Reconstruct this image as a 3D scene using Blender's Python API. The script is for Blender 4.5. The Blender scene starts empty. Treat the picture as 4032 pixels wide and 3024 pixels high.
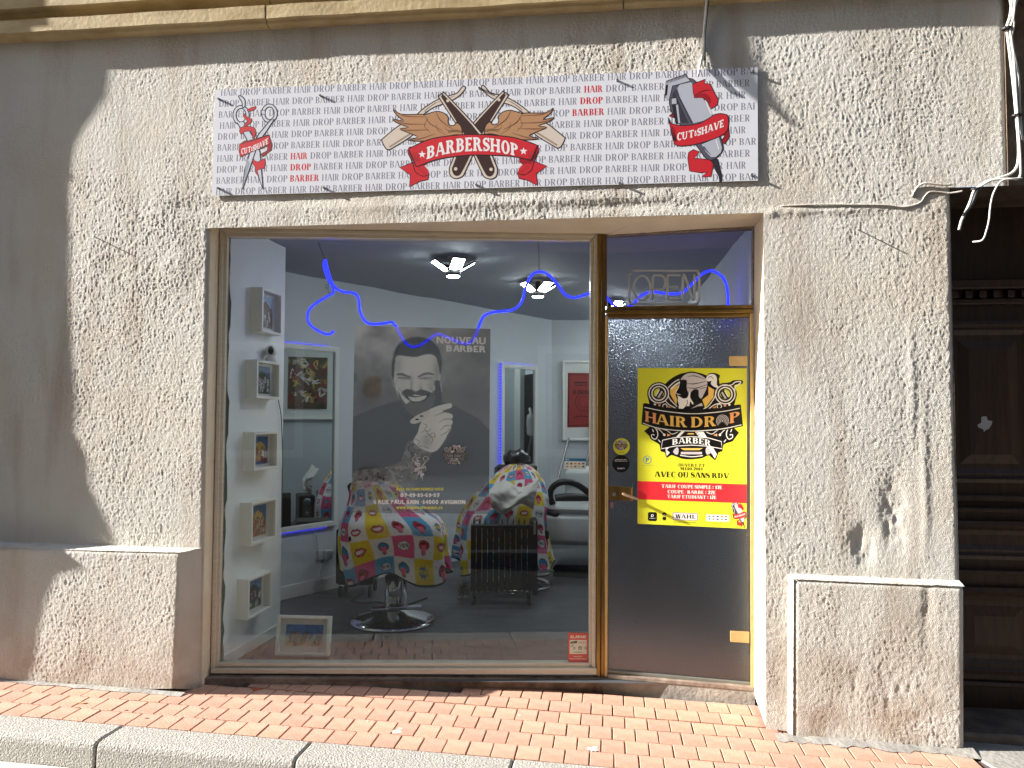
import bpy, math, random
import numpy as np
from mathutils import Vector, Matrix
from mathutils.geometry import tessellate_polygon
random.seed(7); rng = np.random.RandomState(5)
S = bpy.context.scene; COL = S.collection

# ---------------------------------------------------------------- camera
F = 3028.0; PITCH = 0.0412; ROLL = 0.003
CAM = Vector((0, -4.39, 1.5))
_f = Vector((0, math.cos(PITCH), math.sin(PITCH))); _u0 = Vector((0, -math.sin(PITCH), math.cos(PITCH))); _r0 = Vector((1, 0, 0))
_r = math.cos(ROLL)*_r0 + math.sin(ROLL)*_u0; _u = -math.sin(ROLL)*_r0 + math.cos(ROLL)*_u0
cd = bpy.data.cameras.new('camera'); cam = bpy.data.objects.new('camera', cd); COL.objects.link(cam)
cd.sensor_width = 36; cd.lens = F/4032*36; cd.clip_start = 0.05; cd.clip_end = 200
cam.matrix_world = Matrix(((_r.x, _u.x, -_f.x, CAM.x), (_r.y, _u.y, -_f.y, CAM.y), (_r.z, _u.z, -_f.z, CAM.z), (0, 0, 0, 1)))
S.camera = cam
# facade frame: u runs along the house front, inward n
ANG = math.radians(7.46)
UD = Vector((math.cos(ANG), -math.sin(ANG), 0)); NI = Vector((math.sin(ANG), math.cos(ANG), 0)); ZU = Vector((0, 0, 1))
F0 = Vector((1.27, -0.52, 0))
# ---------------------------------------------------------------- light
SW = .17; SUN = (UD*1.0 + NI*SW - ZU*0.49).normalized()
elev = math.asin(-SUN.z)
w = bpy.data.worlds.new('World'); S.world = w; w.use_nodes = True
nt = w.node_tree; bg = nt.nodes['Background']; sk = nt.nodes.new('ShaderNodeTexSky'); sk.sky_type = 'NISHITA'; sk.sun_disc = False
sk.sun_elevation = elev; sk.sun_rotation = math.atan2(-SUN.x, -SUN.y)
nt.links.new(sk.outputs[0], bg.inputs[0]); bg.inputs[1].default_value = 0.095
sl = bpy.data.lights.new('sun', 'SUN'); sl.energy = 5.0; sl.angle = math.radians(0.53); sl.color = (1, 0.962, 0.905)
so = bpy.data.objects.new('sun', sl); COL.objects.link(so); so.rotation_euler = SUN.to_track_quat('-Z', 'Y').to_euler(); so.location = (-6, -5, 6)
S.view_settings.view_transform = 'Standard'; S.view_settings.look = 'None'; S.view_settings.gamma = 1
S.view_settings.exposure = 1.66; S.view_settings.use_curve_mapping = False
S.render.engine = 'CYCLES'
S.cycles.max_bounces = 10; S.cycles.transparent_max_bounces = 24; S.cycles.diffuse_bounces = 5; S.cycles.glossy_bounces = 6; S.cycles.transmission_bounces = 8
S.render.resolution_x = 1024; S.render.resolution_y = 768

# ---------------------------------------------------------------- helpers
def ray(px, py): return _f + _r*((px-2016)/F) - _u*((py-1512)/F)
def hit(o, d, pl):
    p, n = pl; return o + d*((p-o).dot(n)/d.dot(n))
def P(px, py, pl): return hit(CAM, ray(px, py), pl)
def depth(D): return (Vector((0, D-4.39, 0)), Vector((0, -1, 0)))        # plane parallel to the window at distance D from the lens
def FP(o=0.0): return (F0 - NI*o, -NI)                                     # house front, o metres proud
WP = depth(4.39)
def FU(u, o, z): return F0 + UD*u - NI*o + ZU*z
def uz(p): q = p-F0; return q.dot(UD), p.z
def zg(u): return -0.058 - 0.0244*u                                        # the pavement falls to the right
DA = P(2392, 2000, WP); _q = ray(2970, 2000); DB = CAM + _q*((4.23)/_q.y)
_dd = (DB-DA); _dd.z = 0; _dd.normalize(); DN = Vector((_dd.y, -_dd.x, 0))
DP = (DA, DN)
def off(pl, o): return (pl[0]+pl[1]*o, pl[1])
def lin(c): c = c/255; return c/12.92 if c <= .04045 else ((c+.055)/1.055)**2.4
def C(r, g, b): return (lin(r), lin(g), lin(b))

MATS = {}
def mat(name, col=(.5, .5, .5), rough=.6, metal=0, bump=None, var=None, rnd=0, emit=None, spec=None, coat=0, attr=False, alpha=False):
    if name in MATS: return MATS[name]
    m = bpy.data.materials.new(name); m.use_nodes = True; t = m.node_tree; b = t.nodes['Principled BSDF']; L = t.links.new
    b.inputs['Base Color'].default_value = (*col, 1); b.inputs['Roughness'].default_value = rough; b.inputs['Metallic'].default_value = metal
    if spec is not None: b.inputs['Specular IOR Level'].default_value = spec
    if coat: b.inputs['Coat Weight'].default_value = coat; b.inputs['Coat Roughness'].default_value = .12
    src = None
    if attr:
        a = t.nodes.new('ShaderNodeAttribute'); a.attribute_name = 'Col'; L(a.outputs['Color'], b.inputs['Base Color']); src = a.outputs['Color']
        if alpha: L(a.outputs['Alpha'], b.inputs['Alpha'])
    tc = None
    if bump or var: tc = t.nodes.new('ShaderNodeTexCoord')
    if var:   # (scale, amount, detail, second colour, stretch)
        n = t.nodes.new('ShaderNodeTexNoise'); n.inputs['Scale'].default_value = var[0]; n.inputs['Detail'].default_value = 8; n.inputs['Roughness'].default_value = .62
        mp = t.nodes.new('ShaderNodeMapping'); mp.inputs['Scale'].default_value = var[3] if len(var) > 3 else (1, 1, 1); L(tc.outputs['Object'], mp.inputs[0]); L(mp.outputs[0], n.inputs[0])
        r = t.nodes.new('ShaderNodeMapRange'); r.inputs[1].default_value = .35; r.inputs[2].default_value = .68; r.inputs[3].default_value = 0; r.inputs[4].default_value = var[1]; L(n.outputs[0], r.inputs[0])
        mx = t.nodes.new('ShaderNodeMix'); mx.data_type = 'RGBA'; L(r.outputs[0], mx.inputs[0]); mx.inputs[6].default_value = (*col, 1); mx.inputs[7].default_value = (*var[2], 1)
        if src: L(src, mx.inputs[6])
        L(mx.outputs[2], b.inputs['Base Color']); src = mx.outputs[2]
    if rnd:
        oi = t.nodes.new('ShaderNodeObjectInfo'); mr = t.nodes.new('ShaderNodeMapRange'); mr.inputs[3].default_value = 1-rnd; mr.inputs[4].default_value = 1+rnd; L(oi.outputs['Random'], mr.inputs[0])
        hs = t.nodes.new('ShaderNodeHueSaturation'); L(mr.outputs[0], hs.inputs['Value'])
        m2 = t.nodes.new('ShaderNodeMath'); m2.operation = 'MULTIPLY_ADD'; m2.inputs[1].default_value = .007; m2.inputs[2].default_value = .4965; L(oi.outputs['Random'], m2.inputs[0]); L(m2.outputs[0], hs.inputs['Hue'])
        if src: L(src, hs.inputs['Color'])
        else: hs.inputs['Color'].default_value = (*col, 1)
        L(hs.outputs[0], b.inputs['Base Color'])
    if bump:  # (scale, strength, distance)
        n = t.nodes.new('ShaderNodeTexNoise'); n.inputs['Scale'].default_value = bump[0]; n.inputs['Detail'].default_value = 6; L(tc.outputs['Object'], n.inputs[0])
        bp = t.nodes.new('ShaderNodeBump'); bp.inputs['Strength'].default_value = bump[1]; bp.inputs['Distance'].default_value = bump[2]; L(n.outputs[0], bp.inputs['Height']); L(bp.outputs[0], b.inputs['Normal'])
    if emit: b.inputs['Emission Color'].default_value = (*emit[0], 1); b.inputs['Emission Strength'].default_value = emit[1]
    MATS[name] = m; return m

class MB:
    def __init__(s): s.v = []; s.f = []; s.c = []
    def add(s, vs, fs, col=None):
        k = len(s.v); s.v += [tuple(v) for v in vs]; s.f += [tuple(i+k for i in f) for f in fs]; s.c += [col]*len(fs)
    def hexa(s, a, b, col=None):   # a,b: two loops of equal length, joined
        n = len(a); fs = [tuple(range(n)), tuple(range(2*n-1, n-1, -1))]
        for i in range(n): j = (i+1) % n; fs.append((i, i+n, j+n, j))
        s.add(list(a)+list(b), fs, col)
    def slab(s, q, pl, front, back, col=None):       # q: corners in photo pixels on a real plane
        a = [P(x, y, off(pl, front)) for x, y in q]; n = pl[1]; s.hexa(a, [p-n*(front-back) for p in a], col)
    def box(s, c, sx, sy, sz, X=Vector((1, 0, 0)), Y=Vector((0, 1, 0)), Z=Vector((0, 0, 1)), ch=0):
        c = Vector(c); hx, hy, hz = sx/2, sy/2, sz/2
        if ch:
            a = lambda z, d: [c+X*(i*(hx-d))+Y*(j*(hy-d))+Z*z for i, j in ((-1, -1), (1, -1), (1, 1), (-1, 1))]
            r = [a(-hz, ch), a(-hz+ch, 0), a(hz-ch, 0), a(hz, ch)]
            s.add(sum(r, []), [(3, 2, 1, 0), (12, 13, 14, 15)]+[(4*k+i, 4*k+(i+1) % 4, 4*k+4+(i+1) % 4, 4*k+4+i) for k in range(3) for i in range(4)])
        else:
            a = lambda z: [c+X*(i*hx)+Y*(j*hy)+Z*z for i, j in ((-1, -1), (1, -1), (1, 1), (-1, 1))]
            s.hexa(a(hz), a(-hz))
    def tube(s, pts, r, n=8, closed=False, col=None):
        pts = [Vector(p) for p in pts]; m = len(pts); rs = r if isinstance(r, (list, tuple)) else [r]*m; vs = []; up = Vector((.13, .21, .97))
        for i, p in enumerate(pts):
            t = (pts[min(i+1, m-1)]-pts[max(i-1, 0)]).normalized()
            x = t.cross(up)
            if x.length < .1: x = t.cross(Vector((1, 0, 0)))
            x.normalize(); y = t.cross(x).normalized()
            vs += [p+x*(rs[i]*math.cos(2*math.pi*k/n))+y*(rs[i]*math.sin(2*math.pi*k/n)) for k in range(n)]
        fs = [(i*n+k, i*n+(k+1) % n, (i+1)*n+(k+1) % n, (i+1)*n+k) for i in range(m-1) for k in range(n)]
        fs += [tuple(range(n-1, -1, -1)), tuple(range((m-1)*n, m*n))]
        s.add(vs, fs, col)
    def lathe(s, c, prof, n=24, X=Vector((1, 0, 0)), Y=Vector((0, 1, 0)), Z=Vector((0, 0, 1)), sx=1, sy=1):
        c = Vector(c); vs = [c+X*(r*sx*math.cos(2*math.pi*k/n))+Y*(r*sy*math.sin(2*math.pi*k/n))+Z*z for r, z in prof for k in range(n)]
        m = len(prof); fs = [(i*n+k, i*n+(k+1) % n, (i+1)*n+(k+1) % n, (i+1)*n+k) for i in range(m-1) for k in range(n)]
        fs += [tuple(range(n-1, -1, -1)), tuple(range((m-1)*n, m*n))]
        s.add(vs, fs)
    def build(s, name, m, parent=None, smooth=False, loc=None):
        me = bpy.data.meshes.new(name); me.from_pydata(s.v, [], s.f); me.update()
        if any(c is not None for c in s.c):
            ca = me.color_attributes.new('Col', 'BYTE_COLOR', 'CORNER'); d = []
            for f, c in zip(s.f, s.c): d += [*(c or (.5, .5, .5)), 1]*len(f)
            ca.data.foreach_set('color', d)
        me.materials.append(m)
        if smooth: me.shade_smooth()
        return link(name, me, parent, loc)
def link(name, me, parent=None, loc=None):
    o = bpy.data.objects.new(name, me); COL.objects.link(o)
    if parent:
        o.parent = parent; o.matrix_parent_inverse = parent_world(parent).inverted()
    return o
def parent_world(o):
    m = o.matrix_basis.copy()
    if o.parent: m = parent_world(o.parent) @ o.matrix_parent_inverse @ m
    return m
def thing(name, label, cat, loc, group=None):
    o = bpy.data.objects.new(name, None); COL.objects.link(o); o.location = loc; o.empty_display_size = .1
    return tag(o, label, cat, group)
def tag(o, label, cat, group=None):
    o['label'] = label; o['category'] = cat
    if group: o['group'] = group
    return o
def struct(o, kind='structure', label=None):
    o['kind'] = kind
    if label: o['label'] = label
    return o
def auto_smooth(o, a=35):
    me = o.data
    me.shade_smooth()
    try: me.set_sharp_from_angle(angle=math.radians(a))
    except Exception: pass

def cr(pts, n=6, closed=False):      # Catmull-Rom
    P_ = [np.array(p, float) for p in pts]; N = len(P_); out = []
    rg = range(N if closed else N-1)
    for i in rg:
        g = (lambda k: P_[k % N]) if closed else (lambda k: P_[min(max(k, 0), N-1)])
        a, b, c, d = g(i-1), g(i), g(i+1), g(i+2)
        for k in range(n):
            t = k/n; out.append(.5*((2*b)+(-a+c)*t+(2*a-5*b+4*c-d)*t*t+(-a+3*b-3*c+d)*t**3))
    if not closed: out.append(P_[-1])
    return [tuple(p) for p in out]
def strokequads(pts, wd, closed=False):
    n = len(pts); L_ = []; R_ = []
    for i in range(n):
        a = pts[(i-1) % n] if closed else pts[max(i-1, 0)]; b = pts[(i+1) % n] if closed else pts[min(i+1, n-1)]
        dx, dy = b[0]-a[0], b[1]-a[1]; l = math.hypot(dx, dy) or 1; w_ = (wd[i] if isinstance(wd, (list, tuple)) else wd)/2
        L_.append((pts[i][0]-dy/l*w_, pts[i][1]+dx/l*w_)); R_.append((pts[i][0]+dy/l*w_, pts[i][1]-dx/l*w_))
    return [[L_[i], L_[(i+1) % n], R_[(i+1) % n], R_[i]] for i in range(n if closed else n-1)]

# ---- lettering: s stem, h hairline, f serif reach; cap height 1, returns quads and advance
def glyph(ch, s, h, f):
    q = []; W = .40+s*.9
    def R(x0, y0, x1, y1): q.append([(x0, y0), (x1, y0), (x1, y1), (x0, y1)])
    def stem(x, w_=None, y0=0, y1=1, top=True, bot=True):
        w_ = s if w_ is None else w_; R(x, y0, x+w_, y1)
        if f:
            if bot: R(x-f, y0, x+w_+f, y0+h)
            if top: R(x-f, y1-h, x+w_+f, y1)
    def arc(cx, cy, rx, ry, a0, a1, n=10, sh=None):
        sh = s if sh is None else sh; A = [math.radians(a0+(a1-a0)*i/n) for i in range(n+1)]
        o = [(cx+rx*math.cos(a), cy+ry*math.sin(a)) for a in A]; i_ = [(cx+(rx-sh)*math.cos(a), cy+(ry-h)*math.sin(a)) for a in A]
        for k in range(n): q.append([o[k], o[k+1], i_[k+1], i_[k]])
    def diag(x0, x1, w_, y0=0, y1=1): q.append([(x0, y0), (x0+w_, y0), (x1+w_, y1), (x1, y1)])
    def pth(pts, ws): q.extend(strokequads(cr(pts, 5), list(np.interp(np.linspace(0, 1, (len(pts)-1)*5+1), np.linspace(0, 1, len(ws)), ws))))
    x = f; c = ch
    if c == ' ': return q, .34
    if c == 'I': stem(x); return q, s+2*f+.1
    if c == 'H': stem(x); stem(x+W); R(x+s, .5-h/2, x+W, .5+h/2); return q, W+s+2*f+.1
    if c in 'EF':
        stem(x); R(x+s, 1-h, x+W, 1); R(x+s, .5-h/2, x+W*.8, .5+h/2)
        if f: R(x+W-h, .8, x+W, 1); R(x+W*.8-h, .4, x+W*.8, .6)
        if c == 'E':
            R(x+s, 0, x+W+.02, h)
            if f: R(x+W+.02-h, 0, x+W+.02, .22)
        return q, W+f+.12
    if c == 'L':
        stem(x); R(x+s, 0, x+W, h)
        if f: R(x+W-h, 0, x+W, .24)
        return q, W+f+.08
    if c == 'T':
        stem(x+W/2, top=False); R(x, 1-h, x+W+s, 1)
        if f: R(x, .78, x+h, 1); R(x+W+s-h, .78, x+W+s, 1)
        return q, W+s+f+.08
    if c in 'PRB':
        stem(x); rx = W*.62; lo = .46
        R(x+s, 1-h, x+s+.04, 1); R(x+s, lo, x+s+.04, lo+h); arc(x+s+.04, (1+lo)/2, rx, (1-lo)/2, -90, 90)
        if c == 'R': diag(x+s+rx*.75, x+s+rx*.15, s, 0, lo+h*.5); (R(x+s+rx*.75, 0, x+s+rx*.75+s+f, h) if f else None); return q, s+rx*.75+s+2*f+.1
        if c == 'B': R(x+s, 0, x+s+.04, h); arc(x+s+.04, (lo+h)/2, rx*1.12, (lo+h)/2, -90, 90); return q, s+rx*1.12+f+.16
        return q, s+rx+f+.1
    if c == 'D': stem(x); R(x+s, 0, x+s+.05, h); R(x+s, 1-h, x+s+.05, 1); arc(x+s+.05, .5, W*.8, .5, -90, 90, 14); return q, s+.05+W*.8+f+.12
    if c in 'OQ0':
        k = .78 if c == '0' else 1; arc(W*.56*k+s*.3+.02, .5, W*.56*k+s*.3, .53, 0, 360, 24)
        if c == 'Q': diag(W*.9, W*.6, s, -.1, .25)
        return q, 2*(W*.56*k+s*.3)+.1
    if c in 'CG':
        r_ = W*.55+s*.3; arc(r_+.02, .5, r_, .53, 48, 312, 18)
        if c == 'G': R(r_*1.45, 0.05, r_*1.45+s*.9, .45); R(r_*1.1, .45-h*.5, r_*1.45+s, .45+h*.5)
        elif f: R(r_*1.72, .68, r_*1.72+h, 1)
        return q, 2*r_+.06
    if c == 'U': stem(x, y0=.33, bot=False); stem(x+W, max(h, s*.6), y0=.33, bot=False); r_ = (W+max(h, s*.6))/2; arc(x+r_, .35, r_, .38, 180, 360, 12, sh=max(h, s*.75)); return q, W+s+2*f+.08
    if c == 'J': stem(x+W*.6, y0=.3, bot=False); arc(x+W*.3+s*.5, .32, W*.3+s*.5, .35, 180, 360, 10); return q, W+s+.05
    if c in 'AV':
        th = max(h, s*.38) if f else s; m_ = W*.52
        if c == 'A':
            diag(x, m_, th); diag(x+W+.02, m_+th*.3, s); R(x+th+.1, .28, x+W*.95, .28+h)
            if f: R(x-f, 0, x+th+f, h); R(x+W-f*.6, 0, x+W+s+f, h)
        else:
            diag(m_, x, s); diag(m_+s-th, x+W+.02+s-th, th)
            if f: R(x-f, 1-h, x+s+f, 1); R(x+W+s-th-f, 1-h, x+W+s+f, 1)
        return q, W+s+2*f+.04
    if c == 'W':
        th = max(h, s*.38) if f else s; d = W*.36
        diag(x+d, x, s); diag(x+d+s-th, x+2*d, th); diag(x+3*d, x+2*d, s); diag(x+3*d+s-th, x+4*d+.02, th)
        if f: R(x-f, 1-h, x+s+f, 1); R(x+4*d-f, 1-h, x+4*d+th+f, 1)
        return q, 4*d+th+2*f+.08
    if c == 'M':
        th = max(h, s*.38) if f else s
        stem(x, th); stem(x+W*1.25, s); diag(x+W*.6, x, s, .1, 1); diag(x+W*.6+s*.5, x+W*1.25, th, .1, 1); return q, W*1.25+s+2*f+.1
    if c == 'N':
        th = max(h, s*.38) if f else s
        stem(x, th); stem(x+W, th, bot=False); diag(x+W+th-s*1.1, x, s*1.1); return q, W+th+2*f+.1
    if c == 'Y': stem(x+W*.45, y1=.45, top=False); diag(x+W*.45, x, s, .4, 1); diag(x+W*.45+s*.5, x+W, max(h, s*.5), .4, 1); return q, W+s+.08
    if c == 'Z' : R(x, 1-h, x+W, 1); R(x, 0, x+W, h); diag(x, x+W-s, s, 0, 1); return q, W+.12
    if c == 'K' : stem(x); diag(x+s*.8, x+W, max(h, s*.5), .38, 1); diag(x+W, x+s+.1, s, 0, .6); return q, W+s+f+.08
    if c == 'X' : diag(x, x+W-.1, max(h, s*.5)); diag(x+W-.1, x, s); return q, W+s+.06
    if c == 'S':
        a = [(.80, .86), (.42, 1), (.07, .80), (.22, .58), (.62, .44), (.82, .22), (.45, 0), (.05, .16)]
        k = W*1.05; pth([(p[0]*k+.03, p[1]*(1-h)+h/2) for p in a], [h, h, s*.8, s*1.05, s*1.1, s*.8, h, h])
        if f: R(.74*k, .7, .74*k+h+.02, 1); R(.03, 0, .05+h, .28)
        return q, k+.07
    if c == '1': stem(x+.06); diag(x-.02, x+.06, h, .78, 1); return q, s+.24
    if c in '25Z3':
        a = {'2': [(.08, .75), (.3, 1), (.72, .95), (.75, .66), (.35, .3), (.04, h)], '3': [(.08, .85), (.4, 1), (.74, .78), (.4, .52), (.78, .28), (.42, 0.02), (.05, .18)], '5': [(.2, .92), (.16, .55), (.5, .64), (.78, .34), (.45, .03), (.06, .14)]}[c]
        k = W; pth([(p[0]*k+.03, p[1]*(1-h)+h/2) for p in a], [h, s*.7, s, s*.8, s*.8])
        if c == '2': R(.03, 0, .85*k, max(h, s*.6))
        if c == '5': R(.15*k, 1-max(h, s*.6), .78*k, 1)
        return q, k+.08
    if c == '4': stem(W*.62); R(0.02, .25, W+.05, .25+h); diag(.02, W*.55, h, .25, 1); return q, W+.14
    if c == '7': R(0.02, 1-max(h, s*.6), W, 1); diag(W*.2, W-s*.8, s, 0, 1-h*.5); return q, W+.08
    if c in '69':
        k = W*.48; y = .31 if c == '6' else .69; arc(k+.03, y, k, .32, 0, 360, 18)
        pth([(.03+s*.4, .3), (.1, .7), (.8*W, .98)] if c == '6' else [(2*k-s*.3, .7), (2*k-.07, .3), (.15*W, .02)], [s*.8, s*.8, h]); return q, 2*k+.12
    if c == '8': k = W*.45; arc(k+.05, .74, k*.9, .27, 0, 360, 16); arc(k+.05, .26, k, .28, 0, 360, 16); return q, 2*k+.15
    if c == '-': R(.03, .42, .28, .42+max(h, .09)); return q, .36
    if c == '.': R(.03, 0, .03+s, s); return q, s+.12
    if c == ':': R(.05, .1, .05+s*.8, .1+s*.8); R(.05, .6, .05+s*.8, .6+s*.8); return q, s+.2
    if c == "'": R(.03, .7, .03+s*.6, 1); return q, s*.6+.1
    if c == '/': diag(0, .3, h*1.3); return q, .42
    if c == '!': R(.03, .3, .03+s, 1); R(.03, 0, .03+s, s); return q, s+.12
    if c == 'e': arc(W*.5+.02, .5, W*.5, .5, 60, 300, 14); R(0, .45, W*.6, .45+h); return q, W+.05
    if c == '&': arc(.22, .62, .14, .2, 0, 360, 12, sh=s*.5); arc(.24, .3, .2, .24, 90, 400, 14, sh=s*.5); return q, .55
    R(0, 0, W*.6, .6); return q, W
def textquads(txt, s, h, f, sp=0.0):
    x = 0; out = []
    for ch in txt:
        g, a = glyph(ch, s, h, f)
        out += [[(x+px, py) for px, py in qd] for qd in g]; x += a+sp
    return out, max(x-.1-sp, .1)

class Print:   # flat print: stacked shapes a few hundredths of a millimetre apart
    def __init__(s): s.q = []; s.k = 0
    def fill(s, pts, col, sm=0):
        if sm: pts = cr(pts, sm, True)
        s.q.append((pts, col, s.k)); s.k += 1; return s
    def quads(s, qs, col, cyc=4):
        for i, a in enumerate(qs): s.q.append((a, col, s.k+.25*(i % cyc)))
        s.k += 1
    def layers(s):   # lowest sheet each group can lie on without touching what it covers
        g = {}
        for pts, c, k in s.q:
            K_ = int(k); x = [p[0] for p in pts]; y = [p[1] for p in pts]; b = g.get(K_, [9e9, 9e9, -9e9, -9e9]); g[K_] = [min(b[0], min(x)), min(b[1], min(y)), max(b[2], max(x)), max(b[3], max(y))]
        lay = {}; ks = sorted(g)
        for i, k in enumerate(ks):
            b = g[k]; m_ = -1
            for j in ks[:i]:
                a = g[j]
                if a[0] < b[2] and a[2] > b[0] and a[1] < b[3] and a[3] > b[1]: m_ = max(m_, lay[j])
            lay[k] = m_+1
        return lay
    def stroke(s, pts, wd, col, sm=0, closed=False):
        if sm:
            n0 = len(pts); pts = cr(pts, sm, closed)
            if isinstance(wd, (list, tuple)): wd = list(np.interp(np.linspace(0, 1, len(pts)), np.linspace(0, 1, n0), wd))
        s.quads(strokequads(pts, wd, closed), col, 2)
    def out(s, pts, col, line, w_, sm=5):
        s.fill(pts, col, sm); s.stroke(pts, w_, line, sm, True)
    def circ(s, cx, cy, rx, col, ry=None, n=20): s.fill([(cx+rx*math.cos(2*math.pi*i/n), cy+(ry or rx)*math.sin(2*math.pi*i/n)) for i in range(n)], col)
    def ring(s, cx, cy, r, w_, col, n=24, a0=0, a1=360, ry=None):
        pts = [(cx+r*math.cos(math.radians(a0+(a1-a0)*i/n)), cy+(ry or r)*math.sin(math.radians(a0+(a1-a0)*i/n))) for i in range(n+(a1-a0 < 360))]
        s.stroke(pts, w_, col, closed=(a1-a0 >= 360))
    def text(s, txt, x0, y0, x1, y1, col, st=.16, h=.05, f=.06, fm=None, sp=0):   # box in print coordinates, y down
        qs, W_ = textquads(txt, st, h, f, sp)
        fm = fm or (lambda t, v: (x0+(x1-x0)*t, y1+(y0-y1)*v))
        s.quads([[fm(a/W_, b) for a, b in qd] for qd in qs], col, 3)
    def build(s, name, mp, nrm, m, parent=None, lift=.0006):
        vs = []; fs = []; cs = []; lay = s.layers(); lift = max(lift*.3, 1e-4)
        for pts, col, k in s.q:
            P3 = [mp(*p) + nrm*(lift+(lay[int(k)]+(k-int(k)))*2.2e-5) for p in pts]; b = len(vs)
            if len(pts) == 4: tri = [(0, 1, 2), (0, 2, 3)]
            else: tri = tessellate_polygon([[Vector((p[0], p[1], 0)) for p in pts]])
            vs += P3; fs += [(a+b, c+b, d+b) for a, c, d in tri]; cs += [col]*len(tri)
        me = bpy.data.meshes.new(name); me.from_pydata([tuple(v) for v in vs], [], fs)
        ca = me.color_attributes.new('Col', 'BYTE_COLOR', 'CORNER'); arr = np.ones((len(fs), 3, 4), np.float32); arr[:, :, :3] = np.array(cs, np.float32)[:, None, :]
        # orient all triangles outwards
        ca.data.foreach_set('color', arr.ravel()); me.materials.append(m)
        return link(name, me, parent)

class Canvas:   # colour field for photographic print and cloth, carried by vertices
    def __init__(s, w_, h_, bg_=(.5, .5, .5), a=1): s.w = w_; s.h = h_; s.a = np.zeros((h_, w_, 4)); s.a[..., :3] = bg_; s.a[..., 3] = a
    def fill(s, pts, col, al=1.0, sm=0):
        if sm: pts = cr(pts, sm, True)
        p = np.array(pts, float); x0 = max(int(p[:, 0].min())-1, 0); x1 = min(int(p[:, 0].max())+2, s.w); y0 = max(int(p[:, 1].min())-1, 0); y1 = min(int(p[:, 1].max())+2, s.h)
        if x1 <= x0 or y1 <= y0: return
        X, Y = np.meshgrid(np.arange(x0, x1)+.5, np.arange(y0, y1)+.5); ins = np.zeros(X.shape, bool); n = len(p)
        for i in range(n):
            ax, ay = p[i]; bx, by = p[(i+1) % n]
            if ay == by: continue
            c = ((ay > Y) != (by > Y)) & (X < (bx-ax)*(Y-ay)/(by-ay)+ax); ins ^= c
        k = ins[..., None]*al; s.a[y0:y1, x0:x1, :3] = s.a[y0:y1, x0:x1, :3]*(1-k)+np.array(col)*k
    def stroke(s, pts, wd, col, al=1.0, sm=0, closed=False):
        if sm:
            n0 = len(pts); pts = cr(pts, sm, closed)
            if isinstance(wd, (list, tuple)): wd = list(np.interp(np.linspace(0, 1, len(pts)), np.linspace(0, 1, n0), wd))
        for q in strokequads(pts, wd, closed): s.fill(q, col, al)
    def blob(s, cx, cy, rx, ry, col, al):
        X, Y = np.meshgrid(np.arange(s.w)+.5, np.arange(s.h)+.5); k = (np.exp(-((X-cx)/rx)**2-((Y-cy)/ry)**2)*al)[..., None]; s.a[..., :3] = s.a[..., :3]*(1-k)+np.array(col)*k
    def ell(s, cx, cy, rx, ry, col, al=1.0): s.fill([(cx+rx*math.cos(t*math.pi/10), cy+ry*math.sin(t*math.pi/10)) for t in range(20)], col, al)
    def text(s, t, x0, y0, x1, y1, col, st=.16, h=.13, f=0):
        qs, W_ = textquads(t, st, h, f)
        for q in qs: s.fill([(x0+(x1-x0)*a/W_, y1+(y0-y1)*b) for a, b in q], col)
    def blur(s, n=1):
        for _ in range(n):
            p = np.pad(s.a, ((1, 1), (1, 1), (0, 0)), 'edge'); s.a = (p[1:-1, 1:-1]*2+p[:-2, 1:-1]+p[2:, 1:-1]+p[1:-1, :-2]+p[1:-1, 2:])/6
    def grid(s, name, cn, m, parent=None, extra=None):   # cn: TL,TR,BR,BL world corners
        w_, h_ = s.w, s.h; uu, vv = np.meshgrid(np.linspace(0, 1, w_), np.linspace(0, 1, h_)); tl, tr, br, bl = [np.array(c) for c in cn]
        V = ((1-uu)*(1-vv))[..., None]*tl+(uu*(1-vv))[..., None]*tr+(uu*vv)[..., None]*br+((1-uu)*vv)[..., None]*bl
        return gridmesh(name, V, m, parent, s.a)
def gridmesh(name, V, m, parent=None, colr=None, smooth=True):
    h_, w_ = V.shape[:2]; me = bpy.data.meshes.new(name); idx = np.arange(h_*w_).reshape(h_, w_)
    q = np.stack([idx[:-1, :-1], idx[1:, :-1], idx[1:, 1:], idx[:-1, 1:]], -1).reshape(-1, 4).astype(np.int32)
    me.vertices.add(h_*w_); me.vertices.foreach_set('co', V.reshape(-1).astype(np.float32))
    me.loops.add(q.size); me.loops.foreach_set('vertex_index', q.ravel()); me.polygons.add(len(q)); me.polygons.foreach_set('loop_start', np.arange(0, q.size, 4, dtype=np.int32))
    me.update(calc_edges=True); me.validate()
    if colr is not None:
        ca = me.color_attributes.new('Col', 'FLOAT_COLOR', 'POINT'); ca.data.foreach_set('color', colr.reshape(-1).astype(np.float32))
    me.materials.append(m)
    if smooth: me.shade_smooth()
    return link(name, me, parent)
def vn(x, y, seed=0):
    xi = np.floor(x).astype(np.int64); yi = np.floor(y).astype(np.int64); fx = x-xi; fy = y-yi; fx = fx*fx*(3-2*fx); fy = fy*fy*(3-2*fy)
    def hsh(a, b):
        n = (a*374761393+b*668265263+seed*1442695041) & 0xffffffff; n = ((n ^ (n >> 13))*1274126177) & 0xffffffff; return ((n ^ (n >> 16)) & 0xffff)/65535.0
    return (hsh(xi, yi)*(1-fx)+hsh(xi+1, yi)*fx)*(1-fy)+(hsh(xi, yi+1)*(1-fx)+hsh(xi+1, yi+1)*fx)*fy
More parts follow.
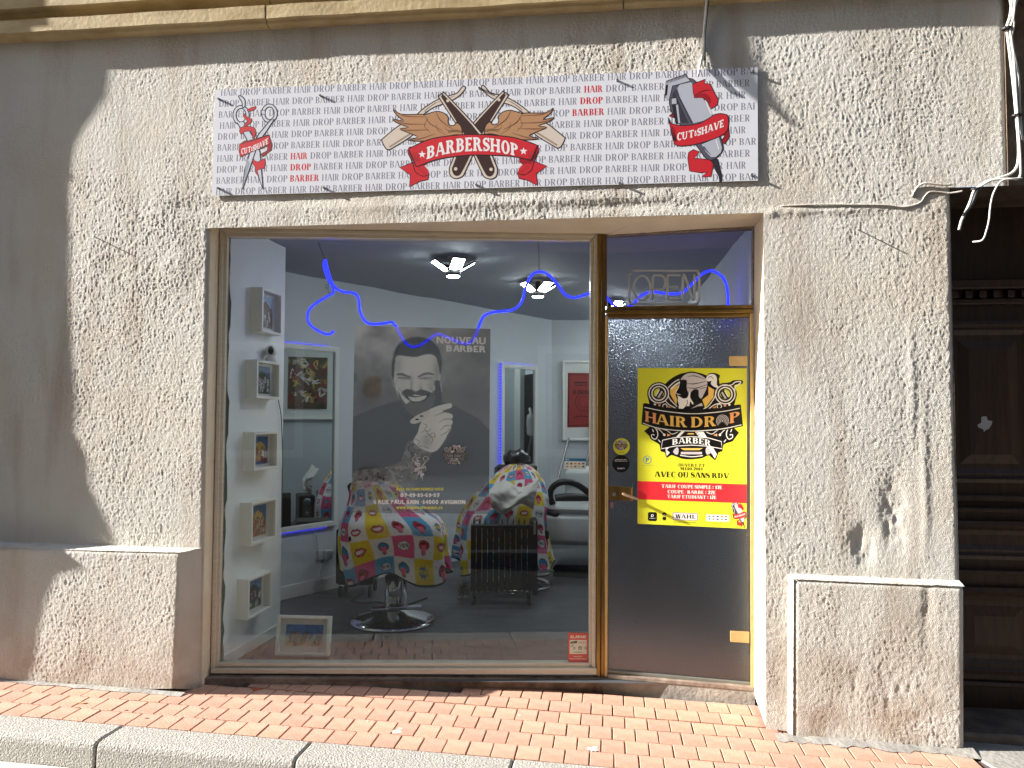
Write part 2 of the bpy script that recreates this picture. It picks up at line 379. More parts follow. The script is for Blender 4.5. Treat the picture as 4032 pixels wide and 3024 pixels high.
# ================================================================ materials
STUC = C(178, 168, 158)
m_stucco = mat('stucco', C(208, 205, 197), .9, bump=(260, .9, .010), var=(1.6, .8, C(200, 190, 175)))
def grime(m, zt_=.55, col=C(150, 128, 106)):   # rain stains and splash dirt low on the wall
    t = m.node_tree; L = t.links.new; b = t.nodes['Principled BSDF']; src = b.inputs['Base Color'].links[0].from_socket
    g = t.nodes.new('ShaderNodeNewGeometry'); s = t.nodes.new('ShaderNodeSeparateXYZ'); L(g.outputs['Position'], s.inputs[0])
    n = t.nodes.new('ShaderNodeTexNoise'); n.inputs['Scale'].default_value = 5; n.inputs['Detail'].default_value = 7; L(g.outputs['Position'], n.inputs[0])
    r = t.nodes.new('ShaderNodeMapRange'); r.inputs[1].default_value = zt_; r.inputs[2].default_value = 0; r.inputs[3].default_value = 0; r.inputs[4].default_value = .75; L(s.outputs[2], r.inputs[0])
    q = t.nodes.new('ShaderNodeMapRange'); q.inputs[1].default_value = .42; q.inputs[2].default_value = .66; L(n.outputs[0], q.inputs[0]); mu = t.nodes.new('ShaderNodeMath'); mu.operation = 'MULTIPLY'; L(r.outputs[0], mu.inputs[0]); L(q.outputs[0], mu.inputs[1])
    n2 = t.nodes.new('ShaderNodeTexNoise'); mp = t.nodes.new('ShaderNodeMapping'); mp.inputs['Scale'].default_value = (5, 5, .7); L(g.outputs['Position'], mp.inputs[0]); L(mp.outputs[0], n2.inputs[0]); n2.inputs['Scale'].default_value = 1.3; n2.inputs['Detail'].default_value = 8
    q2 = t.nodes.new('ShaderNodeMapRange'); q2.inputs[1].default_value = .52; q2.inputs[2].default_value = .74; q2.inputs[4].default_value = .45; L(n2.outputs[0], q2.inputs[0])
    ad = t.nodes.new('ShaderNodeMath'); ad.operation = 'MAXIMUM'; L(mu.outputs[0], ad.inputs[0]); L(q2.outputs[0], ad.inputs[1])
    mx = t.nodes.new('ShaderNodeMix'); mx.data_type = 'RGBA'; L(ad.outputs[0], mx.inputs[0]); L(src, mx.inputs[6]); mx.inputs[7].default_value = (*col, 1); L(mx.outputs[2], b.inputs['Base Color'])
grime(m_stucco)
m_reveal = mat('reveal_paint', C(214, 203, 180), .8, bump=(38, .7, .006), var=(6, .55, C(198, 182, 154)))
m_stone = mat('cornice_stone', C(196, 176, 134), .75, bump=(40, .5, .004), var=(4, .8, C(160, 134, 88), (1, 1, 3)))
m_beige = mat('beige_aluminium', C(204, 197, 180), .42, .0, var=(9, .45, C(172, 162, 142), (1, 1, 6)), coat=.2)
m_brass = mat('anodised_brass', C(150, 122, 70), .34, .85, var=(14, .6, C(104, 80, 42), (1, 1, .3)))
m_brass2 = mat('satin_brass', C(200, 172, 120), .42, .6, var=(20, .3, C(160, 124, 70)))
m_steel = mat('steel', C(150, 150, 150), .3, .9)
m_chrome = mat('chrome', C(215, 217, 220), .12, 1)
m_black = mat('black_plastic', C(14, 14, 16), .4)
m_rubber = mat('black_rubber', C(16, 16, 17), .6)
m_white = mat('white_paint', C(222, 222, 218), .55)
m_frame = mat('white_box_wood', C(240, 239, 230), .5)
m_intwall = mat('interior_plaster', C(205, 210, 214), .7, bump=(60, .25, .003), var=(1.3, .35, C(186, 192, 196)))
m_ceil = mat('ceiling_paint', C(158, 162, 170), .8, bump=(30, .5, .006), var=(1.1, .6, C(150, 155, 164)))
m_floor = mat('grey_vinyl', C(84, 87, 90), .5, var=(3, .8, C(58, 61, 66), (1, 4, 1)), bump=(50, .2, .002))
m_tile = mat('clay_tile', C(194, 153, 132), .78, bump=(70, .6, .004), var=(9, .8, C(172, 126, 104)), rnd=.08)
m_bed = mat('joint_mortar', C(92, 78, 72), .95, bump=(90, .8, .004))
m_kerb = mat('granite_kerb', C(182, 178, 169), .85, bump=(110, 1.0, .010), var=(95, .8, C(122, 118, 112)), rnd=.05)
m_road = mat('road_asphalt', C(72, 71, 70), .9, bump=(70, .9, .008), var=(60, .8, C(52, 51, 50)))
m_conc = mat('pavement_concrete', C(158, 154, 146), .9, bump=(35, .8, .008), var=(7, .8, C(120, 116, 110)))
m_dirty = mat('dirty_sill', C(150, 134, 120), .85, bump=(30, .8, .006), var=(12, .9, C(92, 76, 66)))
m_wood = mat('dark_oak', C(74, 54, 40), .5, bump=(30, .3, .003), var=(8, .7, C(44, 32, 24), (6, 6, .5)))
m_print = mat('print', rough=.42, attr=True)
m_gprint = mat('gloss_print', rough=.3, attr=True, coat=.3)
m_photo = mat('photo_print', rough=.35, attr=True)
m_film = mat('window_film', rough=.5, attr=True, alpha=True)
m_cloth = mat('printed_cape', rough=.8, attr=True, bump=(300, .2, .001))

def glass(name, tint, f0, rough=0.0):
    m = bpy.data.materials.new(name); m.use_nodes = True; t = m.node_tree; t.nodes.clear(); L = t.links.new
    o = t.nodes.new('ShaderNodeOutputMaterial'); tr = t.nodes.new('ShaderNodeBsdfTransparent'); tr.inputs[0].default_value = (*tint, 1)
    g = t.nodes.new('ShaderNodeBsdfGlossy'); g.inputs['Roughness'].default_value = rough; lw = t.nodes.new('ShaderNodeLayerWeight'); lw.inputs[0].default_value = .5
    pw = t.nodes.new('ShaderNodeMath'); pw.operation = 'POWER'; pw.inputs[1].default_value = 5; L(lw.outputs['Facing'], pw.inputs[0])
    ma = t.nodes.new('ShaderNodeMath'); ma.operation = 'MULTIPLY_ADD'; ma.inputs[1].default_value = 1-f0; ma.inputs[2].default_value = f0; L(pw.outputs[0], ma.inputs[0])
    mx = t.nodes.new('ShaderNodeMixShader'); L(ma.outputs[0], mx.inputs[0]); L(tr.outputs[0], mx.inputs[1]); L(g.outputs[0], mx.inputs[2]); L(mx.outputs[0], o.inputs[0]); return m
m_glass = glass('window_glass', (.93, .96, .94), .045)
m_glass2 = glass('transom_glass', (.92, .93, .96), .045)
m_picglass = glass('picture_glass', (.98, .98, .98), .015)
def frosted():
    m = bpy.data.materials.new('frosted_glass'); m.use_nodes = True; t = m.node_tree; t.nodes.clear(); L = t.links.new
    o = t.nodes.new('ShaderNodeOutputMaterial'); rf = t.nodes.new('ShaderNodeBsdfRefraction'); rf.inputs['IOR'].default_value = 1.35; rf.inputs['Roughness'].default_value = .22; rf.inputs[0].default_value = (.5, .53, .57, 1)
    g = t.nodes.new('ShaderNodeBsdfGlossy'); g.inputs['Roughness'].default_value = .28
    lw = t.nodes.new('ShaderNodeValue'); lw.outputs[0].default_value = .06
    tc = t.nodes.new('ShaderNodeTexCoord'); n = t.nodes.new('ShaderNodeTexVoronoi'); n.inputs['Scale'].default_value = 120; L(tc.outputs['Object'], n.inputs[0])
    bp = t.nodes.new('ShaderNodeBump'); bp.inputs['Strength'].default_value = .7; bp.inputs['Distance'].default_value = .004; L(n.outputs[0], bp.inputs['Height']); L(bp.outputs[0], rf.inputs['Normal'])
    lw.outputs[0].default_value = .14; tl = t.nodes.new('ShaderNodeBsdfTranslucent'); tl.inputs[0].default_value = (.3, .33, .38, 1); m0 = t.nodes.new('ShaderNodeMixShader'); m0.inputs[0].default_value = .10; L(rf.outputs[0], m0.inputs[1]); L(tl.outputs[0], m0.inputs[2])
    mx = t.nodes.new('ShaderNodeMixShader'); L(lw.outputs[0], mx.inputs[0]); L(m0.outputs[0], mx.inputs[1]); L(g.outputs[0], mx.inputs[2]); L(mx.outputs[0], o.inputs[0]); return m
m_frost = frosted()

# ================================================================ ground
def sheet(name, u0, u1, o0, o1, dz, m, parent=None, n=8):
    mb = MB()
    for i in range(n):
        a = u0+(u1-u0)*i/n; b = u0+(u1-u0)*(i+1)/n; mb.add([FU(a, o0, zg(a)+dz), FU(b, o0, zg(b)+dz), FU(b, o1, zg(b)+dz), FU(a, o1, zg(a)+dz)], [(3, 2, 1, 0)])
    return mb.build(name, m, parent)
gmb = MB(); gmb.add([(-90, -90, -2.6), (90, -90, -2.6), (90, 90, -2.6), (-90, 90, -2.6)], [(0, 1, 2, 3)])
struct(gmb.build('ground', m_road))
struct(sheet('road', -60, 60, .70, 4.6, -.125, m_road, n=2))
pav = struct(sheet('pavement', -14, 1.02, -.62, .535, -.011, m_bed, n=4))
TW, TD = .1105, .145
tile_meshes = []
for k in range(6):
    mb = MB(); w_, d_ = TW-.0062, TD-.0062; ch = .0025
    j = lambda: random.uniform(-.0012, .0012)
    base = [(-w_/2+j(), -d_/2+j()), (w_/2+j(), -d_/2+j()), (w_/2+j(), d_/2+j()), (-w_/2+j(), d_/2+j())]
    lo = [UD*a-NI*b+ZU*-.03 for a, b in base]; mi = [UD*a-NI*b+ZU*-ch for a, b in base]; hi = [UD*(a*.955)-NI*(b*.965) for a, b in base]
    mb.add(lo+mi+hi, [(8, 9, 10, 11)]+[(4*r+i, 4*r+(i+1) % 4, 4*r+4+(i+1) % 4, 4*r+4+i) for r in range(2) for i in range(4)])
    me = bpy.data.meshes.new('paving_tile'); me.from_pydata([tuple(v) for v in mb.v], [], mb.f); me.materials.append(m_tile); tile_meshes.append(me)
uOL = uz(P(812, 1500, FP()))[0]; uOR = uz(P(3013, 1500, FP()))[0]; uRE = uz(P(3762, 1700, FP()))[0]
cnt = 0
for r in range(8):
    o = .53-TD*(r+.5); k0 = -4.46+(r % 2)*TW*.5+random.uniform(-.01, .01)
    for i in range(60):
        u = k0+i*TW
        if o < .02 and (u < uOL+.03 or u > uOR+.02): continue
        if u > .80+o*.36 or u < -4.5: continue
        if o < -.02 and zg(u) < 9 and (-NI*o+F0+UD*u).y > -0.045-(.0 if u < -.6 else .27*(u+.6)): continue
        t = bpy.data.objects.new('paving_tile', random.choice(tile_meshes)); COL.objects.link(t); t.parent = pav
        t.location = FU(u, o, zg(u)+random.uniform(-.0012, .0012)+(.004 if o < 0 else 0)); t.rotation_euler = (random.uniform(-.006, .006), .0244+random.uniform(-.006, .006), random.uniform(-.006, .006)); cnt += 1
print('tiles', cnt)
# white and rust splashes, gum and a leaf on the tiles
def splat(px, py, r, m, name, label, cat, grp=None, sd=0, dz=.0016):
    q = P(px, py, (Vector((0, 0, zg(uz(P(px, py, (Vector((0, 0, 0)), ZU)))[0])+dz)), ZU)); rr = random.Random(sd); mb = MB(); n = 22
    mb.add([q+Vector((math.cos(6.283*i/n)*r*rr.uniform(.45, 1.15), math.sin(6.283*i/n)*r*.8*rr.uniform(.45, 1.15), .0244*-(math.cos(6.283*i/n)*r))) for i in range(n)]+[q+Vector((0, 0, .0008))], [(i, (i+1) % n, n) for i in range(n)])
    o = mb.build(name, m); struct(o, 'stuff'); return o
m_spw = mat('white_splash', C(225, 220, 212), .8); m_rust = mat('rust_splash', C(176, 86, 50), .8); m_gum = mat('gum', C(150, 120, 104), .8)
for i, (x, y, r) in enumerate([(1562, 2880, .026), (1575, 2868, .014), (2330, 2950, .03), (2344, 2942, .016), (1650, 2640+100, .008), (2432, 2808, .014), (2438, 2796, .01), (2445, 2792, .008), (2045, 2816, .01), (1448, 2838, .008), (3170, 2870, .0)]):
    if r: splat(x, y, r, m_spw, 'paint_splash', '', '', sd=i)
for i, (x, y, r) in enumerate([(1010, 2714, .035), (1135, 2720, .014), (2036, 2722, .02), (2108, 2765, .024), (2060, 2772, .014), (2170, 2708, .018), (2300, 2700, .035)]): splat(x, y, r, m_rust, 'rust_stain', '', '', sd=20+i)
for i, (x, y, r) in enumerate([(303, 2785, .012), (495, 2795, .013), (577, 2826, .013), (793, 2788, .014), (855, 2786, .006), (3000, 2890, .0)]):
    if r: splat(x, y, r, m_gum, 'chewing_gum', '', '', sd=40+i)
lf = MB(); q = P(325, 2768, (Vector((0, 0, zg(-3.3)+.004)), ZU)); lf.add([q+Vector(v) for v in [(-.02, -.014, 0), (0, -.012, .012), (.018, .0, .006), (.008, .012, .002), (-.01, .004, .01)]], [(0, 1, 4), (1, 2, 3), (1, 3, 4)])
tag(lf.build('dry_leaf', mat('dry_leaf', C(140, 120, 60), .7)), 'small dry leaf lying on the clay tiles near the left kerb', 'leaf')
# kerb
kerb = struct(bpy.data.objects.new('kerb', None)); COL.objects.link(kerb); kerb.location = FU(-1, .63, 0)
ku = [uz(P(px, 2900, FP(.7)))[0] for px in (395, 1162, 2003)]; kl = (ku[2]-ku[0])/2
prof = [(.535, -.3), (.535, -.002), (.695, .0), (.716, -.004), (.727, -.014), (.733, -.03), (.742, -.3)]
for k in range(-14, 14):
    a = ku[0]+kl*k+.004; b = ku[0]+kl*(k+1)-.004; a_, b_ = a, b; mb = MB(); n = 5; loops = []
    for t, ins in ((a, .006), (a+.008, 0), (b-.008, 0), (b, .006)): loops.append([FU(t, o-ins*(o > .6), zg(t)+z-ins*(z > -.1)) for o, z in prof])
    for i in range(3): mb.add(loops[i]+loops[i+1], [(j, j+len(prof), (j+1) % len(prof)+len(prof), (j+1) % len(prof)) for j in range(len(prof))])
    mb.add(loops[0], [tuple(range(len(prof)))]); mb.add(loops[3], [tuple(range(len(prof)-1, -1, -1))])
    mb.build('kerbstone', m_kerb, kerb)
struct(sheet('gutter_strip', -60, 60, .74, .99, -.119, mat('gutter_concrete', C(196, 192, 182), .9, bump=(60, .8, .006), var=(14, .7, C(160, 156, 148))), n=2))
# concrete pavement on the right
cp = MB()
for i in range(3):
    us = [.87, 1.6, 2.6, 9]; a, b = us[i]+.004, us[i+1]-.004
    a2 = a+(.17 if i == 0 else 0)
    cp.hexa([FU(a, -.06, zg(a)+.004), FU(b, -.06, zg(b)+.004), FU(b, .53, zg(b)+.0), FU(a2, .53, zg(a2)+.0)][::-1], [FU(a, -.06, zg(a)-.1), FU(b, -.06, zg(b)-.1), FU(b, .53, zg(b)-.1), FU(a2, .53, zg(a2)-.1)][::-1])
struct(cp.build('concrete_pavement', m_conc))
mf = MB()  # mortar fillets round the foot of the right pier and plinths
def fillet(u0, u1, o, wd, hh, n=26, sd=1):
    rr = random.Random(sd); vs = []
    for i in range(n+1):
        u = u0+(u1-u0)*i/n; vs += [FU(u, o-.01, zg(u)+hh*rr.uniform(.6, 1.2)), FU(u, o+wd*rr.uniform(.55, 1.2), zg(u)+.0025)]
    mf.add(vs, [(2*i, 2*i+1, 2*i+3, 2*i+2) for i in range(n)])
fillet(-4.6, uz(P(690, 2695, FP(.12)))[0]+.05, .12, .03, .012, sd=2); fillet(uOR+.02, uRE+.03, .05, .07, .016, sd=3)
struct(mf.build('mortar_fillet', m_conc, smooth=True))

# ================================================================ the shop house
house = thing('shop_house', 'house front of rough pale render with the barber shop window and door', 'building', FU(-2, 0, 0))
def stucco(A, B, amp=1.0):
    wu = A+.01*(vn(A/.05, B/.07, 9)-.5)+.004*(vn(A/.017, B/.03, 10)-.5); wz = B+.012*(vn(A/.06, B/.06, 11)-.5)
    sc = .30+.75*vn(A/.7, B/.8, 3)**1.3+.35*vn(A/.13, B/.2, 13)**2
    a = vn(wu/.0105, wz/.021, 1); b = vn(wu/.0085, wz/.011, 2); c = vn(A/.10, B/.16, 4); d = vn(A/.42, B/.5, 5); e = vn(wu/.03, wz/.05, 6)
    r = 1-np.abs(2*a-1); r2 = 1-np.abs(2*b-1)
    return amp*sc*(.0023*r**1.6+.0019*r2**1.3+.0004*e)+amp*(.0010*c+.006*d)-.004
def pits(A, B):   # dents and bulges left by old repairs
    h = np.zeros_like(A)
    for px, py, ru, rz, k in [(3520, 2020, .045, .16, -.022), (3400, 2150, .07, .09, -.016), (3640, 2400, .03, .16, -.008), (3640, 1900, .02, .35, .004), (3590, 1500, .02, .3, .003), (3250, 830, .42, .022, .009), (1900, 800, .9, .03, .006), (1250, 780, .3, .04, -.008), (2450, 810, .3, .03, -.007), (760, 820, .16, .05, -.008),
                              (700, 1050, .09, .08, .008), (3500, 2700, .2, .12, -.008), (2960, 190, .04, .12, .003), (2775, 200, .09, .07, .006)]:
        u, z = uz(P(px, py, FP())); h += k*np.exp(-((A-u+.5*ru*(vn(A/.05, B/.09, 51)-.5))/ru)**2-((B-z)/rz)**2)*(.35+.9*vn(A/.025, B/.04, 52)*vn(A/.09, B/.10, 53) if abs(k) > .0075 else 1)
    return h
def patch(name, cn, nrm, res, m, parent=None, amp=1.0, AB=None, edge=(0, 0, 0, 0), fac=False, er=.012):
    tl, tr, br, bl = [np.array(c) for c in cn]; W_ = max(np.linalg.norm(tr-tl), np.linalg.norm(br-bl)); H_ = max(np.linalg.norm(tl-bl), np.linalg.norm(tr-br))
    nu, nv = max(int(W_/res), 2), max(int(H_/res), 2); uu, vv = np.meshgrid(np.linspace(0, 1, nu), np.linspace(0, 1, nv))
    V = ((1-uu)*(1-vv))[..., None]*tl+(uu*(1-vv))[..., None]*tr+(uu*vv)[..., None]*br+((1-uu)*vv)[..., None]*bl
    if fac: Q = V-np.array(F0); A = Q@np.array(UD); B = V[..., 2]
    else: A = uu*W_+AB[0]; B = -vv*H_+AB[1]
    h = stucco(A, B, amp)
    if fac: h = h+pits(A, B)
    for d, e in ((uu*W_, edge[0]), ((1-uu)*W_, edge[1]), (vv*H_, edge[2]), ((1-vv)*H_, edge[3])):
        if e: h -= e*np.exp(-(d/er)**2)
    V = V+h[..., None]*np.array(nrm); return gridmesh(name, V, m, parent)
zl = uz(P(1700, 868, FP()))[1]; zD = uz(P(3746, 738, FP()))[1]; uFE = uz(P(3962, 400, FP()))[0]
E = .010
RES = .0045
_pr = P(3011, 838, FP()); _ur = uz(_pr)[0]; _pl = P(825, 885, FP()); _ul = uz(_pl)[0]; _pl.z = zl+(_pr.z-zl)*(_ul+4.9)/(_ur+4.9)
patch('rendered_wall', [FU(-4.9, 0, zl), _pl, P(790, 2715, FP()), FU(-4.9, 0, -.05)], -NI, RES, m_stucco, house, fac=True, edge=(0, E, 0, 0))
patch('rendered_wall', [FU(-4.9, 0, 3.85), FU(uOR, 0, 3.85), P(3011, 838, FP()), FU(-4.9, 0, zl)], -NI, RES, m_stucco, house, fac=True)
patch('rendered_wall', [FU(uOR, 0, zD), FU(uRE, 0, zD), P(3794, 2945, FP()), P(3016, 2870, FP())], -NI, RES, m_stucco, house, fac=True, edge=(.0, E, 0, 0))
patch('rendered_wall', [FU(uOR, 0, 3.85), FU(uFE, 0, 3.85), FU(uFE, 0, zD), FU(uOR, 0, zD)], -NI, RES, m_stucco, house, fac=True, edge=(0, E, 0, 0))
# corner fill between first two walls (slanted lintel line)
mb = MB(); mb.add([FU(-4.9, 0, 7.6), FU(uFE+3, 0, 7.6), FU(uFE+3, 0, 3.84), FU(-4.9, 0, 3.84)], [(3, 2, 1, 0)]); mb.build('upper_wall', m_stucco, house)
# reveals and soffit
rp = [P(862, 899, off(WP, 0)), P(2375, 921, WP), P(2985, 890, DP)]
patch('reveal', [P(825, 885, FP(-.004)), P(866, 897, WP), P(829, 2660, WP), P(790, 2715, FP(-.004))], UD, .012, m_reveal, house, .5, (0, 0))
patch('reveal', [P(2974, 888, DP), P(3011, 838, FP(-.004)), P(3016, 2860, FP(-.004)), P(2968, 2724, DP)], -UD, .007, m_reveal, house, 1.0, (5, 0), edge=(0, .006, 0, 0))
patch('soffit', [P(860, 903, off(WP, -.03)), P(2385, 927, off(WP, -.03)), P(2560, 851, FP(-.004)), P(825, 885, FP(-.004))], -ZU, .012, m_reveal, house, .7, (0, 3))
patch('soffit', [P(2385, 927, off(WP, -.03)), P(2985, 893, off(DP, -.03)), P(3011, 838, FP(-.004)), P(2560, 851, FP(-.004))], -ZU, .012, m_reveal, house, .7, (2, 3))
# plinths
pl_o = .115
a0, a1, a2 = FU(-4.9, pl_o, uz(P(300, 2172, FP(pl_o)))[1]), P(713, 2176, FP(pl_o)), P(692, 2712, FP(pl_o))
zt = (a0.z+a1.z)/2; a0.z = zt; ztl = zt
patch('plinth_face', [a0, a1, a2, FU(-4.9, pl_o, -.05)], -NI, RES, m_stucco, house, fac=True, edge=(0, .012, .006, 0))
b0, b1 = FU(-4.9, -.01, zt+.02), P(800, 2195, FP(-.01)); b1.z = zt+.012
patch('plinth_top', [b0, b1, a1, a0], ZU, .008, m_stucco, house, 1.2, (0, 7))
patch('plinth_side', [a1, b1, P(790, 2715, FP(-.01)), a2], UD, .010, m_stucco, house, .5, (3, 7), edge=(.004, 0, .003, 0))
pr_o = .05
c0, c1, c2, c3 = P(3126, 2282, FP(pr_o)), P(3796, 2312, FP(pr_o)), P(3796, 2950, FP(pr_o)), P(3123, 2900, FP(pr_o))
patch('plinth_face', [c0, c1, c2, c3], -NI, RES, m_stucco, house, fac=True, edge=(.01, .012, .008, 0))
d0 = c0+NI*.06+ZU*.022-UD*.018; d1 = c1+NI*.06+ZU*.022
patch('plinth_top', [d0, d1, c1, c0], (ZU*.8-NI*.6), .008, m_stucco, house, 1.6, (0, 9))
d3 = c3+NI*.06-UD*.018
patch('plinth_side', [d0, c0, c3, d3], (-UD*.8-NI*.6), .008, m_stucco, house, 1.6, (4, 9))
# cornice of stone blocks
cu0, cz0 = uz(P(0, 158, FP(.05))); cu1, cz1 = uz(P(2700, 6, FP(.05)))
cz = lambda u: cz0+(cz1-cz0)*(u-cu0)/(cu1-cu0)
cprof = [(-.05, .0), (.030, .0), (.052, .006), (.056, .022), (.074, .026), (.076, .098), (.062, .104), (.028, .108), (.012, .125), (.012, .142), (.030, .158), (.078, .168), (.080, .235), (.085, .245), (.09, .42), (-.05, .42)]
cj = [-4.9, uz(P(1048, 75, FP(.06)))[0], uz(P(1048, 75, FP(.06)))[0]+1.95, uz(P(1048, 75, FP(.06)))[0]+3.9, 4.5]
for i in range(4):
    a, b = cj[i]+.003, cj[i+1]-.003; mb = MB(); n = 14; rr = random.Random(i); L0 = None
    for k in range(n+1):
        u = a+(b-a)*k/n; w_ = rr.uniform(-.002, .002); L1 = [FU(u, o+(w_ if o > .02 else 0), cz(u)+z+w_) for o, z in cprof]
        if L0: mb.add(L0+L1, [(j, j+len(cprof), (j+1) % len(cprof)+len(cprof), (j+1) % len(cprof)) for j in range(len(cprof))])
        else: mb.add(L1, [tuple(range(len(cprof)))])
        L0 = L1
    mb.add(L0, [tuple(range(len(cprof)-1, -1, -1))]); mb.build('cornice_stone', m_stone, house)
# sill in front of the shop window
mb = MB(); zs = P(1500, 2660, WP).z
mb.hexa([P(826, 2650, off(WP, .0))*1, P(2372, 2664, off(WP, .0)), P(2372, 2664, off(WP, .0))+Vector((0, -.02, -.004)), P(826, 2650, off(WP, .0))+Vector((0, -.07, -.006))], [v+Vector((0, 0, -.14)) for v in (P(826, 2650, WP), P(2372, 2664, WP), P(2372, 2664, WP)+Vector((0, -.022, 0)), P(826, 2650, WP)+Vector((0, -.075, 0)))])
mb.build('window_sill', m_dirty, house)
# ---- shop window
swin = thing('x', '', '', P(1600, 2650, WP)); swin.name = 'shop_window'; del swin['label']; del swin['category']; swin.parent = house; swin.matrix_parent_inverse = parent_world(house).inverted()
def rail(name, q, pl, front, back, m, parent):
    mb = MB(); mb.slab(q, pl, front, back); o = mb.build(name, m, parent)
    bv = o.modifiers.new('bevel', 'BEVEL'); bv.width = .002; bv.segments = 1; return o
rail('frame_rail', [(866, 899), (2353, 921), (2338, 934), (880, 913)], WP, .012, -.06, m_beige, swin)
rail('frame_rail', [(880, 914), (2338, 935), (2326, 948), (896, 931)], WP, .0, -.06, m_beige, swin)
rail('frame_post', [(866, 900), (879, 914), (845, 2630), (829, 2633)], WP, .012, -.06, m_beige, swin)
rail('frame_post', [(880, 915), (896, 932), (860, 2609), (845.5, 2628)], WP, .0, -.06, m_beige, swin)
rail('frame_post', [(2339, 935), (2353, 922), (2345, 2633), (2332, 2625)], WP, .012, -.06, m_beige, swin)
rail('frame_post', [(2326, 949), (2338.5, 936), (2331.5, 2625), (2319, 2612)], WP, .0, -.06, m_beige, swin)
rail('frame_rail', [(860, 2610), (2319, 2612.5), (2331, 2628), (845.5, 2625)], WP, .002, -.06, m_beige, swin)
rail('frame_rail', [(829, 2634), (2349, 2634), (2349, 2657), (829, 2652)], WP, .03, -.06, m_beige, swin)
rail('pane', [(890, 925), (2330, 942), (2323, 2618), (856, 2614)], WP, -.022, -.028, m_glass, swin)
mb = MB(); mb.slab([(829, 2625), (2349, 2627), (2349, 2634), (829, 2634)], WP, -.012, -.06); mb.build('frame_groove', m_rubber, swin)
# sealant smear inside left edge of glass
mb = MB(); rr = random.Random(4); L_ = []; 
for i in range(40):
    y = 935+i*(1675/39); x = 896-(y-935)*.0215; L_.append((P(x, y, off(WP, -.031)), P(x+rr.uniform(9, 22), y, off(WP, -.031))))
mb.add([v for a in L_ for v in a], [(2*i, 2*i+2, 2*i+3, 2*i+1) for i in range(39)]); mb.build('sealant', mat('old_sealant', C(112, 124, 118), .9), swin)
# ---- brass door frame, transom light, door
dfr = bpy.data.objects.new('door_frame', None); COL.objects.link(dfr); dfr.location = P(2680, 2700, DP); dfr.parent = house; dfr.matrix_parent_inverse = parent_world(house).inverted()
rail('brass_post', [(2354, 921), (2369, 922), (2363, 2666), (2349, 2662)], WP, .02, -.07, m_brass, dfr)
rail('brass_post', [(2371, 921), (2385, 922), (2380, 2665), (2366, 2666)], WP, .012, -.07, m_brass, dfr)
rail('brass_post', [(2385, 1245), (2394, 1245), (2392, 2667), (2381, 2666)], WP, .02, -.07, m_brass2, dfr)
rail('brass_post', [(2386, 922), (2389, 922), (2390, 1205), (2386, 1205)], WP, .008, -.07, m_brass, dfr)
rail('brass_rail', [(2388, 1206), (2968, 1200), (2968, 1215), (2388, 1219)], DP, .016, -.07, m_brass, dfr)
rail('brass_rail', [(2383, 1221), (2968, 1217), (2968, 1231), (2383, 1234)], DP, .028, -.07, m_brass, dfr)
rail('brass_rail', [(2394, 1236), (2953, 1233), (2953, 1247), (2394, 1250)], DP, .012, -.07, m_brass, dfr)
rail('brass_post', [(2954, 1233), (2968, 1231), (2976, 2714), (2957, 2710)], DP, .022, -.07, m_brass2, dfr)
rail('brass_post', [(2964, 892), (2971, 891), (2969, 1200), (2963, 1200)], DP, .0, -.07, m_dirty, dfr)
rail('brass_rail', [(2388, 922), (2971, 890), (2971, 898), (2388, 930)], DP, -.01, -.07, m_dirty, dfr)
rail('transom_pane', [(2384, 926), (2968, 895), (2968, 1206), (2384, 1212)], DP, -.025, -.031, m_glass2, dfr)
mb = MB(); _a = P(2352, 2668, off(DP, .025)); _b = P(2972, 2722, off(DP, .025)); mb.hexa([_a, _b, _b-DN*.1, _a-DN*.1], [v-ZU*.16 for v in (_a, _b, _b-DN*.1, _a-DN*.1)]); mb.build('door_footing', m_conc, house)
rail('threshold', [(2393, 2658), (2968, 2706), (2968, 2722), (2393, 2672)], DP, .03, -.07, m_dirty, dfr)
door = bpy.data.objects.new('door', None); COL.objects.link(door); door.location = P(2680, 2690, DP); door.parent = house; door.matrix_parent_inverse = parent_world(house).inverted()
rail('frosted_pane', [(2395, 1250), (2953, 1247), (2956, 2690), (2393, 2640)], DP, -.012, -.020, m_frost, door)
rail('bottom_rail', [(2393, 2638), (2956, 2688), (2957, 2699), (2393, 2650)], DP, .002, -.03, mat('grey_aluminium', C(128, 130, 122), .4, .5), door)
for q in ([(2871, 1402), (2944, 1401), (2944, 1440), (2872, 1440)], [(2876, 2487), (2951, 2490), (2951, 2533), (2876, 2528)]):
    o = rail('hinge', q, DP, .012, -.011, m_brass2, door)
rail('lock_plate', [(2395, 1912), (2489, 1920), (2489, 1974), (2394, 1968)], DP, .012, -.011, m_brass, door)
mb = MB(); c = P(2418, 1945, off(DP, .012)); mb.lathe(c, [(.011, 0), (.011, .006), (.004, .008)], 16, X=_dd, Y=ZU, Z=DN); mb.build('lock_cylinder', m_steel, door)
mb = MB(); mb.tube([P(2455, 1945, off(DP, .012)), P(2455, 1945, off(DP, .05)), P(2462, 1949, off(DP, .055)), P(2515, 1967, off(DP, .055))], [.009, .009, .008, .006], 10); auto_smooth(mb.build('lever_handle', mat('worn_brass', C(190, 160, 130), .3, .9), door))
mb = MB(); mb.slab([(2403, 1976), (2414, 1976), (2414, 2001), (2403, 2000)], DP, .006, -.011); mb.build('key_tag', mat('dull_pink', C(150, 110, 105), .5), door)
for x in (2427, 2897):
    mb = MB(); mb.lathe(P(x, 1230, off(DP, .0285)), [(.0035, 0), (.003, .001)], 8, X=_dd, Y=ZU, Z=DN); mb.build('screw', m_black, dfr)

